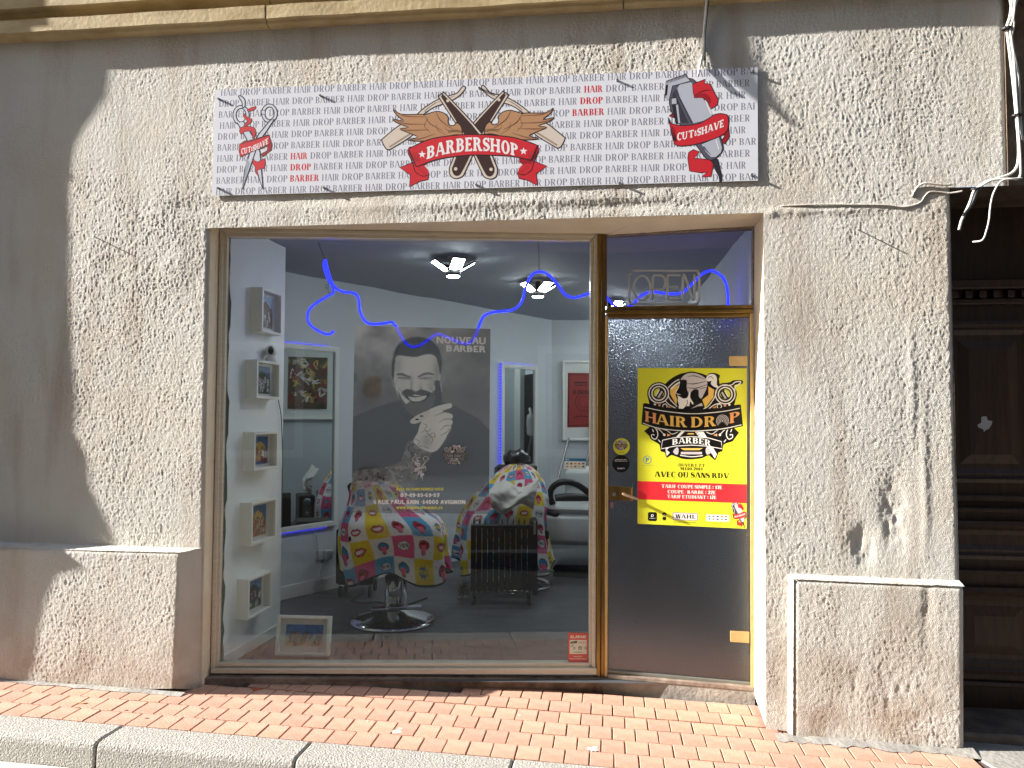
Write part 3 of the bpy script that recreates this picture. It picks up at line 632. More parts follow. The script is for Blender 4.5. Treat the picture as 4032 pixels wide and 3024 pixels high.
# ---- doorway on the right, carved door in the shade
uDR = uRE+1.30; dep = .42
jb = MB(); zb = -.2
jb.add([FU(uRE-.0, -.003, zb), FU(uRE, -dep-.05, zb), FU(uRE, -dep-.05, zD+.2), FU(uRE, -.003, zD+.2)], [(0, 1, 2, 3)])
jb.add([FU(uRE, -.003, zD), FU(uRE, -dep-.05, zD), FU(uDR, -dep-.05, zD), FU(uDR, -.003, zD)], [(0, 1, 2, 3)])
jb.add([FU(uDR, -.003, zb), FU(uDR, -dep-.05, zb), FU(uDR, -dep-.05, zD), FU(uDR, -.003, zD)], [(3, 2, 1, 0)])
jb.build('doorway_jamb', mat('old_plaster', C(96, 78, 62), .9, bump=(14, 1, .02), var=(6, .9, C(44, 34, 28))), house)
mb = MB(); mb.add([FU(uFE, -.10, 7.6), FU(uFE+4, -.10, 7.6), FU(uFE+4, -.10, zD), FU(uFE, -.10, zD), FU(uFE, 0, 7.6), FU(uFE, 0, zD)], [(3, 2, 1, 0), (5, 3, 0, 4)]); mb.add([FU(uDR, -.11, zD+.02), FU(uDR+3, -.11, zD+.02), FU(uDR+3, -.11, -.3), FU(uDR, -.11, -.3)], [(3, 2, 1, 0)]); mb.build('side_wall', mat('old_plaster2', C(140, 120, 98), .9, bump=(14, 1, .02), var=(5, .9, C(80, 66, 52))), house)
odoor = bpy.data.objects.new('carved_door', None); COL.objects.link(odoor); odoor.location = FU(uRE+.6, -dep, 0); odoor.parent = house; odoor.matrix_parent_inverse = parent_world(house).inverted()
ODP = FP(-dep)
def odz(py): return uz(P(3900, py, ODP))[1]
z0, z1 = odz(2790), zD
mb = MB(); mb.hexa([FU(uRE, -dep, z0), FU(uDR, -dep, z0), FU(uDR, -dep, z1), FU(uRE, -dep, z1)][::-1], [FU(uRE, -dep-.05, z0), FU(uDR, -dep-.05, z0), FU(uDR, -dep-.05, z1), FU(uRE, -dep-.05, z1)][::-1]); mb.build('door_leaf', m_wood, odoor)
def raised(u0, u1, za, zb_, steps, name='panel'):   # stepped moulded panel
    mb = MB(); prev = None
    for ins, o in steps:
        L1 = [FU(u0+ins, -dep+o, za+ins), FU(u1-ins, -dep+o, za+ins), FU(u1-ins, -dep+o, zb_-ins), FU(u0+ins, -dep+o, zb_-ins)]
        if prev: mb.add(prev+L1, [(i, (i+1) % 4, (i+1) % 4+4, i+4) for i in range(4)])
        prev = L1
    mb.add(prev, [(0, 1, 2, 3)]); return mb.build(name, m_wood, odoor)
MO = [(0, .001), (.0, .026), (.02, .034), (.035, .016), (.05, .020), (.075, .004), (.10, .004), (.15, .022)]
for k in range(2):
    ua = uRE+.09+k*.62; ub = ua+.50
    raised(ua, ub, odz(1900), odz(1265), MO); raised(ua, ub, odz(2200), odz(2050), MO[:6]); raised(ua, ub, odz(2650), odz(2310), MO)
for py, hh, oo in ((1125, .05, .075), (1190, .03, .04), (1960, .03, .03), (2005, .02, .045), (2250, .02, .035), (2690, .025, .03)):
    mb = MB(); z = odz(py); mb.box(FU((uRE+uDR)/2, -dep+oo/2, z), uDR-uRE-.004, oo, hh, UD, NI, ZU, ch=.006); mb.build('moulding', m_wood, odoor)
for i in range(18):
    mb = MB(); mb.box(FU(uRE+.03+i*.07, -dep+.022, odz(1160)), .035, .04, .04, UD, NI, ZU, ch=.004); mb.build('dentil', m_wood, odoor)
rr = random.Random(9); mb = MB(); c = (3880, 1672); pts = [(c[0]+math.cos(t/14*6.283)*34*rr.uniform(.35, 1.15), c[1]+math.sin(t/14*6.283)*36*rr.uniform(.4, 1.1)) for t in range(14)]
pr = Print(); pr.fill(pts, C(190, 190, 192)); o = pr.build('torn_sticker', lambda x, y: P(x, y, FP(-dep+.024)), -NI, m_print); tag(o, 'torn white sticker remains on the dark carved door', 'sticker')
mb = MB(); zst = uz(P(3900, 2790, FP(-.3)))[1]; mb.box(FU((uRE+uDR)/2, -.25, (zst-.3)/2-.02+.0), uDR-uRE-.006, .38, zst+.26, UD, NI, ZU, ch=.012); mb.build('door_step', mat('worn_step', C(120, 110, 98), .8, bump=(20, .8, .01), var=(8, .9, C(70, 62, 56))), house)
# unseen house block added on the left, profile shaped to throw the wall shade
uc = -4.905; T = -.47; pf = []
def bnd(px, py, o0): 
    u, z = uz(P(px, py, FP(o0))); pf.append((o0+SW*(u-uc)+.005, z+.49*(u-uc)))
for a, b in [(420, 235), (416, 262), (404, 375), (360, 440), (318, 502), (292, 560), (282, 610), (270, 680), (290, 690), (262, 720), (258, 860), (262, 900), (258, 1000), (262, 1160), (272, 1380), (292, 1600), (283, 1695), (337, 1805), (346, 1914), (392, 2005), (440, 2120), (452, 2158)]: bnd(a, b, 0)
for a, b in [(262, 2178), (330, 2232), (225, 2262), (175, 2370), (146, 2500), (137, 2610), (105, 2680)]: bnd(a, b, pl_o)
pf = [(max(o, .03), z) for o, z in pf]
pf = [(.20, 9.0), (.20, pf[0][1]+.5), (.24, pf[0][1]+.45), (.24, pf[0][1]+.03)]+pf+[(pf[-1][0]+.01, -.3)]
nb = thing('shade_house', 'unseen house block at far left, its profile shaped to cast the shade on the wall', 'building', FU(uc-1.5, 0, 0))
poly = [(-1.0, 9.0)]+pf+[(-1.0, -.3)]
mb = MB(); A_ = [FU(uc, o, z) for o, z in poly]; B_ = [FU(uc-4, o, z) for o, z in poly]; n = len(poly)
tr = tessellate_polygon([[Vector((o, z, 0)) for o, z in poly]]); mb.add(A_, [tuple(t) for t in tr]); mb.add(A_+B_, [(i, i+n, (i+1) % n+n, (i+1) % n) for i in range(n)]); mb.build('shade_profile', m_stucco, nb)
# house across the street (seen only as a dim reflection)
oo = thing('opposite_house', 'tall house across the narrow street seen only reflected in the shop glass', 'building', FU(-1, 5.6, 0))
mb = MB(); OY = 5.6
mb.box(FU(0, OY+1.5, 4.3), 26, 3, 9.2, UD, NI, ZU); mb.build('opposite_wall', mat('opposite_render', C(128, 116, 104), .9, var=(2, .6, C(104, 92, 82))), oo)
def od(u, z, w_, h_, m, nm):
    mb = MB(); mb.box(FU(u, OY-.03, z), w_+.2, .1, h_+.2, UD, NI, ZU); fr = mb.build(nm+'_frame', m_white, oo)
    mb = MB(); mb.box(FU(u, OY-.06, z), w_, .08, h_, UD, NI, ZU, ch=.02); mb.build(nm, m, fr)
uo = uz(Vector((-1.15, -5.5, 0)))[0]
od(uo, 1.15, .95, 2.25, m_wood, 'opposite_door')
for k in (-2, -1, 1, 2): od(uo+k*2.1, 1.7, .9, 1.3, m_wood, 'opposite_shutter')
for k in range(-3, 4): od(uo+k*2.1, 4.7, .9, 1.6, m_wood, 'opposite_shutter')
# ================================================================ signboard
INK = C(34, 22, 26); RED = C(196, 38, 48); RED2 = C(150, 26, 36); WHT = C(226, 226, 226)
SP = FP(.010)
SQ = [P(848, 353, SP), P(2983, 265, SP), P(2985, 711, SP), P(833, 771, SP)]
def bil(q, t, v): return (q[0]*(1-t)+q[1]*t)*(1-v)+(q[3]*(1-t)+q[2]*t)*v
sign = thing('shop_sign', 'wide white barber shop signboard with razors, wings and repeated grey lettering', 'sign', bil(SQ, .5, 1))
mb = MB(); mb.hexa([p for p in SQ], [p+NI*.004 for p in SQ]); mb.build('sign_panel', mat('sign_white', C(222, 224, 230), .3, coat=.25, var=(1.2, .5, C(212, 212, 218))), sign)
mS = lambda x, y: P(x, y, SP)
pr = Print(); WORDS = ['HAIR', 'DROP', 'BARBER']; WW = {'HAIR': 70, 'DROP': 85, 'BARBER': 121}
start = [0, 1, 2]; redset = {(6, 3), (7, 3), (8, 3), (1, 14), (2, 14), (3, 14)}
GREY = C(122, 118, 134)
bx0 = Print()
for r in range(10):
    v1 = .062+.1035*r; v0 = v1-.061; x = .0085+(.003 if r in (0, 3) else 0); i = 0
    while x < .985:
        wd_ = WORDS[(r+i) % 3]; w_ = WW[wd_]/2145; red = (r, i) in redset
        for_red = RED if red else GREY
        qs, W_ = textquads(wd_, .15 if not red else .27, .035 if not red else .05, .06)
        Q = [[(x+a/W_*w_, min(v1-(v1-v0)*b, .997)) for a, b in qd] for qd in qs]; Q = [q for q in Q if max(p[0] for p in q) < .997 and (max(p[1] for p in q)-min(p[1] for p in q)) > 1e-4]
        pr.quads(Q, for_red, 3); x += w_+.0058; i += 1
pr.build('repeated_lettering', lambda t, v: bil(SQ, t, v), -NI, m_print, sign, .0003)
# crossed razors, wings and ribbon (positions measured on the photograph's emblem, 2.212 units to a photo pixel)
e = Print(); TAN = C(176, 132, 96); CRM = C(206, 192, 178); CR2 = C(150, 134, 122); BRN = C(58, 36, 32); TD2 = C(128, 88, 60)
def M(p): return [(2056-a+ (a-0)*0, b) for a, b in p]
def mir(p): return [(2052-a, b-6-(1026-a)*.012) for a, b in p]
for fl in (lambda p: p, mir):
    f = fl
    blade = [(945, 175), (955, 200), (900, 262), (810, 315), (700, 352), (620, 400), (545, 470), (510, 590), (310, 722), (290, 728), (262, 716), (228, 650), (240, 630), (370, 525), (500, 450), (590, 372), (700, 300), (800, 262), (880, 238), (922, 190)]
    e.out(f(blade), CRM, INK, 9, 4)
    e.fill(f([(300, 712), (500, 585), (510, 560), (290, 700)]), CR2); e.stroke(f([(600, 395), (700, 322), (860, 262)]), 5, CR2, 4); e.stroke(f([(625, 410), (610, 385), (700, 318)]), 4, INK, 4)
for f in (mir, lambda p: p):
    h_ = [(740, 245), (762, 238), (790, 250), (1100, 590), (1210, 830), (1235, 900), (1225, 960), (1180, 985), (1120, 965), (1085, 900), (960, 640), (735, 290), (728, 262)]
    e.out(f(h_), CRM, INK, 9, 4)
    e.fill(f([(752, 262), (775, 258), (1080, 595), (1195, 850), (1212, 910), (1190, 955), (1150, 958), (1110, 900), (980, 650), (755, 285)]), BRN, 4)
    e.circ(*f([(1180, 900)])[0], 15, CRM); e.circ(*f([(803, 303)])[0], 13, CRM)
wing = [(330, 380), (400, 420), (570, 420), (600, 425), (700, 395), (770, 410), (808, 450), (805, 480), (815, 512), (850, 520), (875, 500), (880, 490), (915, 520), (930, 570), (925, 600), (860, 600), (700, 640), (560, 655), (455, 645), (540, 620), (470, 585), (385, 548), (460, 535), (370, 500), (322, 462), (420, 480), (360, 430)]
feath = [[(330, 383), (430, 432), (600, 440)], [(322, 462), (430, 500), (620, 505)], [(385, 550), (480, 558), (640, 552)], [(455, 645), (560, 632), (690, 590)], [(600, 425), (650, 500), (760, 560)], [(700, 395), (740, 470), (850, 550)], [(640, 440), (600, 520), (650, 580)], [(780, 520), (800, 560), (900, 560)], [(700, 500), (720, 560), (790, 600)]]
for f in (lambda p: p, mir):
    e.out(f(wing), TAN, INK, 8, 3)
    for a in feath: e.stroke(f(a), [1.5, 7, 3], TD2, 4)
    for k in range(9): a = (805+k*14, 520+abs(k-4)*2+30); e.stroke(f([a, (a[0]+6, a[1]+22), (a[0]+18, a[1]+14)]), 3, INK, 3)
    for a in feath[:6]: e.stroke(f([(x, y+6) for x, y in a]), [1, 3, 1], INK, 4)
for f in (lambda p: p, mir):
    e.out(f([(385, 885), (500, 840), (560, 870), (640, 940), (630, 990), (560, 1005), (468, 1052), (478, 950)]), RED, INK, 8, 1)
    e.fill(f([(455, 755), (480, 700), (600, 780), (625, 850), (540, 880), (500, 830)]), RED2, 3); e.stroke(f([(455, 755), (500, 850), (520, 920), (590, 960), (640, 940)]), 8, INK, 4)
    e.fill(f([(520, 870), (600, 870), (640, 940), (560, 950)]), RED, 2)
    for k in range(5): e.stroke(f([(470+k*9, 760+k*18), (500+k*14, 768+k*18)]), 4, INK); e.stroke(f([(545+k*14, 900+k*10), (560+k*14, 880+k*12)]), 3, INK)
top = cr([(462, 722), (640, 640), (850, 605), (1030, 596), (1210, 604), (1400, 628), (1585, 690)], 6); bot = cr([(1530, 820), (1370, 788), (1200, 778), (1030, 776), (850, 790), (690, 820), (530, 878)], 6)
e.fill(top+bot, RED); e.stroke(top+bot, 9, INK, closed=True)
for a, b in ((490, 740), (1560, 730)): 
    for k in range(5): e.stroke([(a+(k*14 if a < 900 else -k*14), b+k*3), (a+(k*14 if a < 900 else -k*14)+10, b+80+k*4)], [1, 5, 1][:2], INK)
cx = lambda t: 620+t*790
ya = lambda t: 800-125*math.sin(math.pi*(.08+t*.84))*.0 - (70*(1-((t-.48)/.55)**2)-0)
e.text('BARBERSHOP', 0, 0, 1, 1, WHT, .26, .13, .07, fm=lambda t, v: (cx(t)+6*(v-.5)*(t-.5)*-1, 805-64*(1-((t-.5)/.52)**2)-v*(106+14*(1-((t-.5)/.5)**2))+(t-.5)*-26))
star = lambda x, y, r: [(x+r*(1 if k % 2 == 0 else .42)*math.sin(k*math.pi/5), y-r*(1 if k % 2 == 0 else .42)*math.cos(k*math.pi/5)) for k in range(10)]
e.fill(star(580, 770, 34), WHT); e.fill(star(1463, 742, 34), WHT)
e.build('razor_emblem', lambda x, y: mS(1400+x/2.212, 260+y/2.212), -NI, m_print, sign, .0012)
def scissors(e, RED=RED, RED2=RED2, INK=INK, ST=C(196, 200, 212), WHT=WHT, gr=C(150, 156, 172)):   # crop 800,220 scale 2.011
    e.ring(300, 470, 52, 32, INK, ry=66); e.ring(300, 470, 52, 17, ST, ry=66); e.ring(525, 455, 50, 32, INK, ry=62); e.ring(525, 455, 50, 17, ST, ry=62)
    e.out([(280, 318), (305, 320), (330, 350), (330, 400), (312, 410), (308, 370), (290, 340)], ST, INK, 8, 4)
    e.out([(460, 440), (475, 430), (490, 440), (488, 465), (468, 462)], ST, INK, 4, 2)
    e.out([(270, 530), (320, 520), (400, 650), (450, 760), (475, 1058), (440, 960), (385, 770), (340, 650)], ST, INK, 9, 1)
    e.out([(530, 510), (565, 500), (500, 600), (440, 680), (400, 800), (312, 1058), (330, 900), (380, 730), (440, 620)], ST, INK, 9, 1)
    e.fill([(452, 760), (474, 1050), (462, 900)], gr); e.fill([(345, 800), (314, 1050), (370, 850)], gr)
    for a in ([(350, 425), (415, 398), (408, 425), (360, 440)], [(318, 455), (345, 480), (385, 500), (375, 530), (330, 560), (322, 545), (352, 520), (325, 490)], [(290, 575), (330, 558), (400, 565), (415, 600), (412, 635), (390, 655), (385, 600), (330, 600), (295, 620)]): e.out(a, RED, INK, 4, 2)
    e.out([(290, 700), (330, 672), (360, 672), (520, 625), (545, 700), (540, 745), (470, 800), (455, 780), (505, 750), (510, 715), (300, 790)], RED2, INK, 4, 1)
    e.out([(288, 700), (400, 668), (525, 628), (528, 690), (420, 745), (295, 800), (284, 760)], RED, INK, 5, 1)
    e.out([(390, 820), (430, 840), (490, 812), (493, 860), (480, 890), (430, 905), (432, 950), (415, 925), (412, 880), (395, 860)], RED, INK, 4, 1)
    th = math.atan2(-95, 220)
    e.text('CUT&SHAVE', 0, 0, 1, 1, WHT, .26, .14, .06, fm=lambda t, v: (302+t*212, 780-t*84-12*math.sin(t*3.14)*-1-v*46))
e = Print(); scissors(e); e.build('scissors_emblem', lambda x, y: mS(800+x/2.011, 220+y/2.011), -NI, m_print, sign, .0012)
def clipper(e):   # crop 2200,220 scale 2.602
    SV = C(176, 178, 190); SD = C(86, 86, 98)
    e.out([(1130, 615), (1160, 590), (1240, 640), (1700, 600), (1730, 640), (1750, 830), (1700, 905), (1660, 880), (1700, 820), (1650, 800)], RED2, INK, 8, 1)
    e.out([(1380, 960), (1330, 990), (1322, 1050), (1340, 1180), (1470, 1200), (1520, 1190), (1465, 1240), (1560, 1238), (1588, 1100), (1540, 1060), (1390, 1050), (1440, 980)], RED, INK, 8, 1)
    e.out([(1600, 1040), (1630, 1060), (1670, 1220), (1668, 1300), (1650, 1300), (1640, 1235), (1610, 1180), (1560, 1060)], C(44, 42, 50), INK, 6, 1)
    e.out([(1150, 310), (1200, 262), (1330, 232), (1400, 260), (1480, 420), (1570, 600), (1680, 900), (1670, 990), (1590, 1060), (1520, 1060), (1440, 960), (1380, 880), (1240, 700), (1150, 560), (1130, 420)], SD, INK, 9, 2)
    e.fill([(1215, 330), (1240, 295), (1350, 270), (1400, 300), (1480, 440), (1590, 640), (1380, 690), (1240, 420)], SV, 1)
    e.fill([(1165, 390), (1200, 340), (1250, 440), (1370, 690), (1260, 690), (1170, 480)], C(54, 52, 62)); e.stroke([(1190, 360), (1230, 450), (1350, 700)], [2, 14, 20], SD); e.stroke([(1500, 450), (1565, 600)], 14, WHT)
    e.out([(1460, 905), (1640, 830), (1675, 940), (1665, 990), (1610, 1040), (1555, 1040), (1500, 980)], SV, INK, 6, 1); e.stroke([(1480, 930), (1560, 1020)], [22, 3], SD); e.stroke([(1610, 860), (1640, 960)], 8, WHT)
    e.out([(1155, 430), (1205, 425), (1250, 690), (1200, 700), (1165, 520)], C(40, 38, 46), INK, 5, 1); e.fill([(1158, 440), (1202, 432), (1208, 490), (1160, 495)], SV); e.fill([(1200, 500), (1222, 500), (1245, 690), (1225, 690)], SV)
    e.out([(1100, 262), (1310, 185), (1312, 215), (1345, 250), (1340, 262), (1165, 310), (1130, 460), (1088, 420)], SV, INK, 8, 1); e.fill([(1100, 300), (1122, 290), (1110, 400), (1092, 412)], INK)
    for k in range(15): t = k/14; e.stroke([(1118+t*190, 284-t*68), (1110+t*190, 248-t*60)], 6, INK)
    e.out([(1370, 290), (1500, 240), (1488, 282), (1552, 290), (1600, 390), (1632, 440), (1625, 500), (1560, 545), (1530, 480), (1480, 425), (1390, 430), (1380, 380)], RED, INK, 8, 1); e.stroke([(1400, 395), (1480, 360), (1570, 350)], [2, 12, 2], INK, 4); e.fill([(1400, 395), (1500, 385), (1560, 440), (1545, 500), (1500, 440), (1400, 425)], RED2, 2)
    e.out([(1125, 640), (1150, 690), (1260, 715), (1450, 690), (1600, 600), (1690, 595), (1735, 625), (1730, 760), (1640, 830), (1430, 900), (1260, 925), (1185, 900), (1160, 800)], RED, INK, 9, 2)
    for k in range(6): e.stroke([(1150+k*7, 710+k*4), (1175+k*6, 860+k*4)], [1, 5], INK)
    e.text('CUT&SHAVE', 0, 0, 1, 1, WHT, .26, .14, .06, fm=lambda t, v: (1212+t*478, 868-t*98-t*(t-.3)*64-v*76))
e = Print(); clipper(e); e.build('clipper_emblem', lambda x, y: mS(2200+x/2.602, 220+y/2.602), -NI, m_print, sign, .0012)
for x, y in [(863, 391), (1263, 378), (1888, 349), (2430, 318), (2962, 284), (861, 742), (1277, 741), (1876, 729), (2440, 722), (2958, 690)]:
    mb = MB(); mb.lathe(P(x, y, SP), [(.0065, 0), (.0065, .012), (.005, .014)], 10, X=UD, Y=ZU, Z=-NI); mb.build('stand_off_screw', m_steel, sign)

# nails, wires and cables on the wall
for x, y, a, lb in ((372, 932, 1, 'thin rusty nail sticking out of the wall left of the window'), (3380, 905, 1, 'thin rusty nail sticking out of the wall right of the door')):
    mb = MB(); mb.tube([P(x, y, FP(.0)), P(x, y, FP(.042))], .003, 6); tag(mb.build('nail', mat('rusty_nail', C(90, 70, 60), .7, .5)), lb, 'nail')
m_cabw = mat('white_cable', C(205, 203, 196), .5); m_cabk = mat('black_cable', C(24, 24, 28), .4)
def cable(name, pts, r, m, pl, label, parent=None, cat='cable'):
    q = cr([tuple(P(x, y, off(pl, o))) for x, y, o in pts], 5); mb = MB(); mb.tube(q, r, 7); o = mb.build(name, m, parent, True)
    if label: tag(o, label, cat)
    return o
cable('wall_cable', [(2782, -10, .05), (2778, 60, .03), (2772, 120, .022), (2770, 200, .02), (2758, 250, .02), (2748, 300, .045)], .0065, m_cabw, FP(), 'thick white cable hanging down the wall onto the sign top')
cable('wall_cable', [(2792, -10, .045), (2784, 60, .02), (2777, 140, .012), (2776, 262, .014)], .0035, m_cabk, FP(), 'thin black cable running down behind the sign')
br = []  # unseen tapered tube, added to cast the curved shadow over sign and wall
for x, y in [(2700, -60), (2790, 30), (2835, 95), (2872, 180), (2930, 280), (3000, 370), (3062, 432), (3140, 502)]: u_, z_ = uz(P(x, y, FP())); br.append(tuple(FU(u_-1.5, SW*1.5, z_+.49*1.5)))
br = [tuple(FU(uz(Vector(br[0]))[0]-.1, -.02, br[0][2]+.25))]+br; q = cr(br, 6); mb = MB(); mb.tube(q, list(np.interp(np.linspace(0, 1, len(q)), [0, .3, .6, 1], [.034, .032, .022, .004])), 8)
tag(mb.build('shadow_tube', m_rubber, None, True), 'unseen curved tube added above the sign to cast the curved shadow on the wall', 'shadow caster')
B = [[(3985, -10, .05), (3978, 60, .04), (3965, 110, .035), (3975, 200, .035), (3990, 330, .035), (4003, 470, .035), (4010, 560, .035), (4008, 640, .03), (3985, 680, .03), (3930, 702, .03), (3880, 718, .03), (3850, 738, .04), (3835, 752, .05), (3818, 800, .05), (3800, 840, .05), (3786, 868, .05), (3776, 905, .05)],
     [(3998, -10, .06), (3990, 70, .05), (3978, 115, .05), (3990, 210, .05), (3998, 330, .05), (4008, 480, .05), (4018, 640, .045), (4012, 700, .045), (3960, 704, .045), (3900, 712, .045), (3850, 742, .05)],
     [(4008, -10, .045), (3985, 80, .04), (3988, 180, .045), (4012, 300, .04), (4016, 420, .04), (4026, 550, .04)],
     [(3975, -10, .045), (3992, 90, .05), (3982, 160, .05), (4001, 260, .05), (4000, 400, .045), (4020, 520, .04), (4040, 560, .04)],
     [(4025, 700, .05), (3980, 705, .055), (3940, 715, .06), (3912, 760, .07), (3900, 810, .07), (3895, 860, .07), (3885, 905, .07), (3868, 945, .06), (3830, 952, .03)],
     [(3860, 738, .055), (3845, 760, .06), (3830, 800, .06), (3805, 835, .06), (3792, 850, .06)]]
LB = ['white service cable dropping down the right wall edge and bent left', 'second pale cable twisting down the wall edge', 'thin pale cable crossing the bundle on the right wall edge', 'outer pale cable leaving the bundle to the right', 'loose white cable looping down in front of the dark doorway', 'short cut black cable end hanging from the cable tie']
for i, (b, l) in enumerate(zip(B, LB)): cable('service_cable', b, [.0065, .0055, .004, .005, .004, .007][i], [m_cabw, m_cabw, m_cabw, m_cabw, m_cabw, m_cabk][i], FP(), l)
for (x, y) in ((3965, 112), (4003, 455), (3842, 745)):
    mb = MB(); mb.lathe(P(x, y, FP(.045)), [(.022, -.004), (.022, .004)], 10); tag(mb.build('cable_tie', m_cabk), {3965: 'upper black cable tie round the cable bundle', 4003: 'middle black cable tie round the cable bundle', 3842: 'black cable tie at the bend above the doorway'}[x], 'cable tie')
cable('painted_wire', [(3790, 752, .02), (3740, 760, .008), (3700, 756, .004), (3660, 756, .006), (3640, 775, .004), (3620, 800, .004), (3560, 815, .006), (3500, 808, .006), (3400, 806, .006), (3200, 806, .005), (3070, 812, -.002)], .0042, m_stucco, FP(), 'wire painted over in wall colour running along above the door level')
cable('painted_wire', [(3745, 728, .01), (3700, 727, .012), (3640, 722, .012), (3610, 740, .008), (3590, 775, .004)], .0055, m_stucco, FP(), 'short wire painted over in wall colour left of the doorway corner')

# ================================================================ prints on the glass and the door
def on(pl, n=None): return lambda x, y: P(x, y, pl)
GP = off(WP, -.019); nW = WP[1]
# big window film with portrait
cw, chh = 330, 456; kx = cw/1372.0
cv = Canvas(cw, chh, C(96, 98, 96)); A = lambda pts: [((x-117)*kx, (y-77)*chh/1888) for x, y in pts]
X, Y = np.meshgrid(np.arange(cw), np.arange(chh))
cl = vn(X/60., Y/55., 21)*.5+vn(X/28., Y/26., 22)*.3+vn(X/12., Y/11., 23)*.2; fade = np.clip(1-Y/190., 0, 1)*np.clip(1.25-X/260., .15, 1)
g = .10+.06*cl+.85*fade*np.clip(cl-.15, 0, 1); cv.a[..., :3] = (g[..., None])*np.array([1.0, 1.02, 1.0])
K = C(30, 32, 34); SK = C(214, 218, 210); SK2 = C(140, 144, 140); SK3 = C(236, 238, 232); DK = C(48, 50, 52)
cv.fill(A([(100, 1010), (350, 900), (560, 830), (640, 800), (930, 820), (1150, 880), (1380, 1000), (1490, 1120), (1490, 1980), (100, 1980)]), C(66, 70, 76)); cv.blur(3)
cv.fill(A([(620, 820), (900, 820), (960, 900), (830, 1060), (700, 1060), (600, 950)]), C(62, 66, 66), sm=3)
cv.fill(A([(495, 560), (520, 545), (530, 690), (515, 690), (500, 640)]), SK2, sm=3); cv.fill(A([(975, 470), (1010, 440), (1036, 500), (1030, 610), (1000, 690), (975, 640)]), SK2, sm=3)
cv.fill(A([(530, 380), (640, 340), (800, 330), (940, 350), (985, 450), (985, 640), (950, 790), (900, 900), (810, 985), (730, 985), (650, 920), (580, 800), (535, 690), (520, 560)]), SK, sm=4)
cv.blob(*A([(620, 700)])[0], 14, 22, C(190, 194, 188), .6); cv.blob(*A([(900, 680)])[0], 12, 22, SK2, .5); cv.blob(*A([(560, 480)])[0], 10, 26, SK2, .6); cv.blob(*A([(955, 520)])[0], 10, 34, C(92, 96, 94), .6)
cv.fill(A([(505, 600), (498, 480), (515, 360), (560, 260), (640, 205), (720, 180), (820, 182), (900, 215), (965, 300), (1002, 400), (1000, 480), (985, 560), (968, 470), (940, 380), (880, 352), (800, 365), (740, 385), (640, 378), (545, 378), (530, 470), (522, 600)]), DK, sm=3)
cv.blur(1)
for k in range(46): a = 3.3+k*.062; x0, y0 = 745+240*math.cos(a), 400+215*math.sin(a); cv.stroke(A([(x0, y0), (x0+rng.uniform(-10, 16), y0-14)]), .8, DK, .8)
cv.stroke(A([(548, 566), (600, 562), (650, 578), (692, 592)]), [4, 6.5, 5, 4], K, .85, 4); cv.stroke(A([(762, 590), (810, 562), (870, 548), (922, 560)]), [4, 6, 6, 3], K, .85, 4)
cv.blob(*A([(630, 600)])[0], 15, 5, K, .45); cv.blob(*A([(840, 596)])[0], 15, 5, K, .45)
cv.stroke(A([(562, 600), (625, 598), (690, 610)]), 1.8, K, 1, 4); cv.stroke(A([(775, 606), (830, 598), (900, 596)]), 1.8, K, 1, 4)
for i in range(4): cv.stroke(A([(558-i*4, 610+i*16), (540-i*2, 640+i*14)]), .9, SK2, .8); cv.stroke(A([(905+i*4, 606+i*14), (935, 640+i*12)]), .9, SK2, .8)
cv.blob(*A([(700, 660)])[0], 4, 20, SK2, .7); cv.blob(*A([(790, 690)])[0], 6, 10, SK2, .5); cv.stroke(A([(690, 700), (708, 722), (745, 732), (785, 722), (802, 696)]), 2.2, C(60, 60, 60), .9, 4)
cv.fill(A([(560, 720), (600, 800), (650, 860), (690, 835), (760, 850), (830, 820), (880, 780), (950, 700), (955, 790), (915, 900), (850, 980), (790, 1030), (720, 1020), (650, 940), (590, 830)]), C(64, 64, 62), .92, 3)
cv.fill(A([(598, 752), (660, 708), (740, 742), (800, 712), (905, 748), (870, 790), (740, 768), (640, 790)]), C(46, 46, 46), .95, 3)
cv.blur(1)
for k in range(260): x0, y0 = rng.uniform(580, 950), rng.uniform(740, 1010); cv.stroke(A([(x0, y0), (x0+rng.uniform(-8, 8), y0+16)]), .6, C(40, 40, 40) if k % 2 else C(120, 120, 116), .35)
cv.fill(A([(632, 782), (690, 772), (760, 782), (850, 768), (885, 752), (850, 815), (780, 846), (720, 846), (665, 820)]), C(26, 22, 22), sm=3)
cv.fill(A([(672, 786), (740, 796), (850, 774), (835, 806), (780, 832), (720, 834), (686, 814)]), C(214, 216, 208), sm=3)
for k in range(7): cv.stroke(A([(692+k*23, 786), (694+k*22, 826-abs(k-3)*3)]), .6, C(120, 120, 116), .8)
cv.stroke(A([(560, 700), (600, 740), (632, 800)]), 1.6, SK2, .8, 4); cv.stroke(A([(880, 690), (915, 730), (905, 790)]), 1.8, C(90, 92, 90), .8, 4)
cv.fill(A([(932, 622), (960, 614), (984, 622), (1006, 740), (996, 865), (942, 872)]), C(56, 58, 62), sm=0); cv.stroke(A([(986, 630), (1004, 740)]), 1.6, C(190, 190, 186)); cv.stroke(A([(990, 700), (1005, 900)]), 1.4, K)
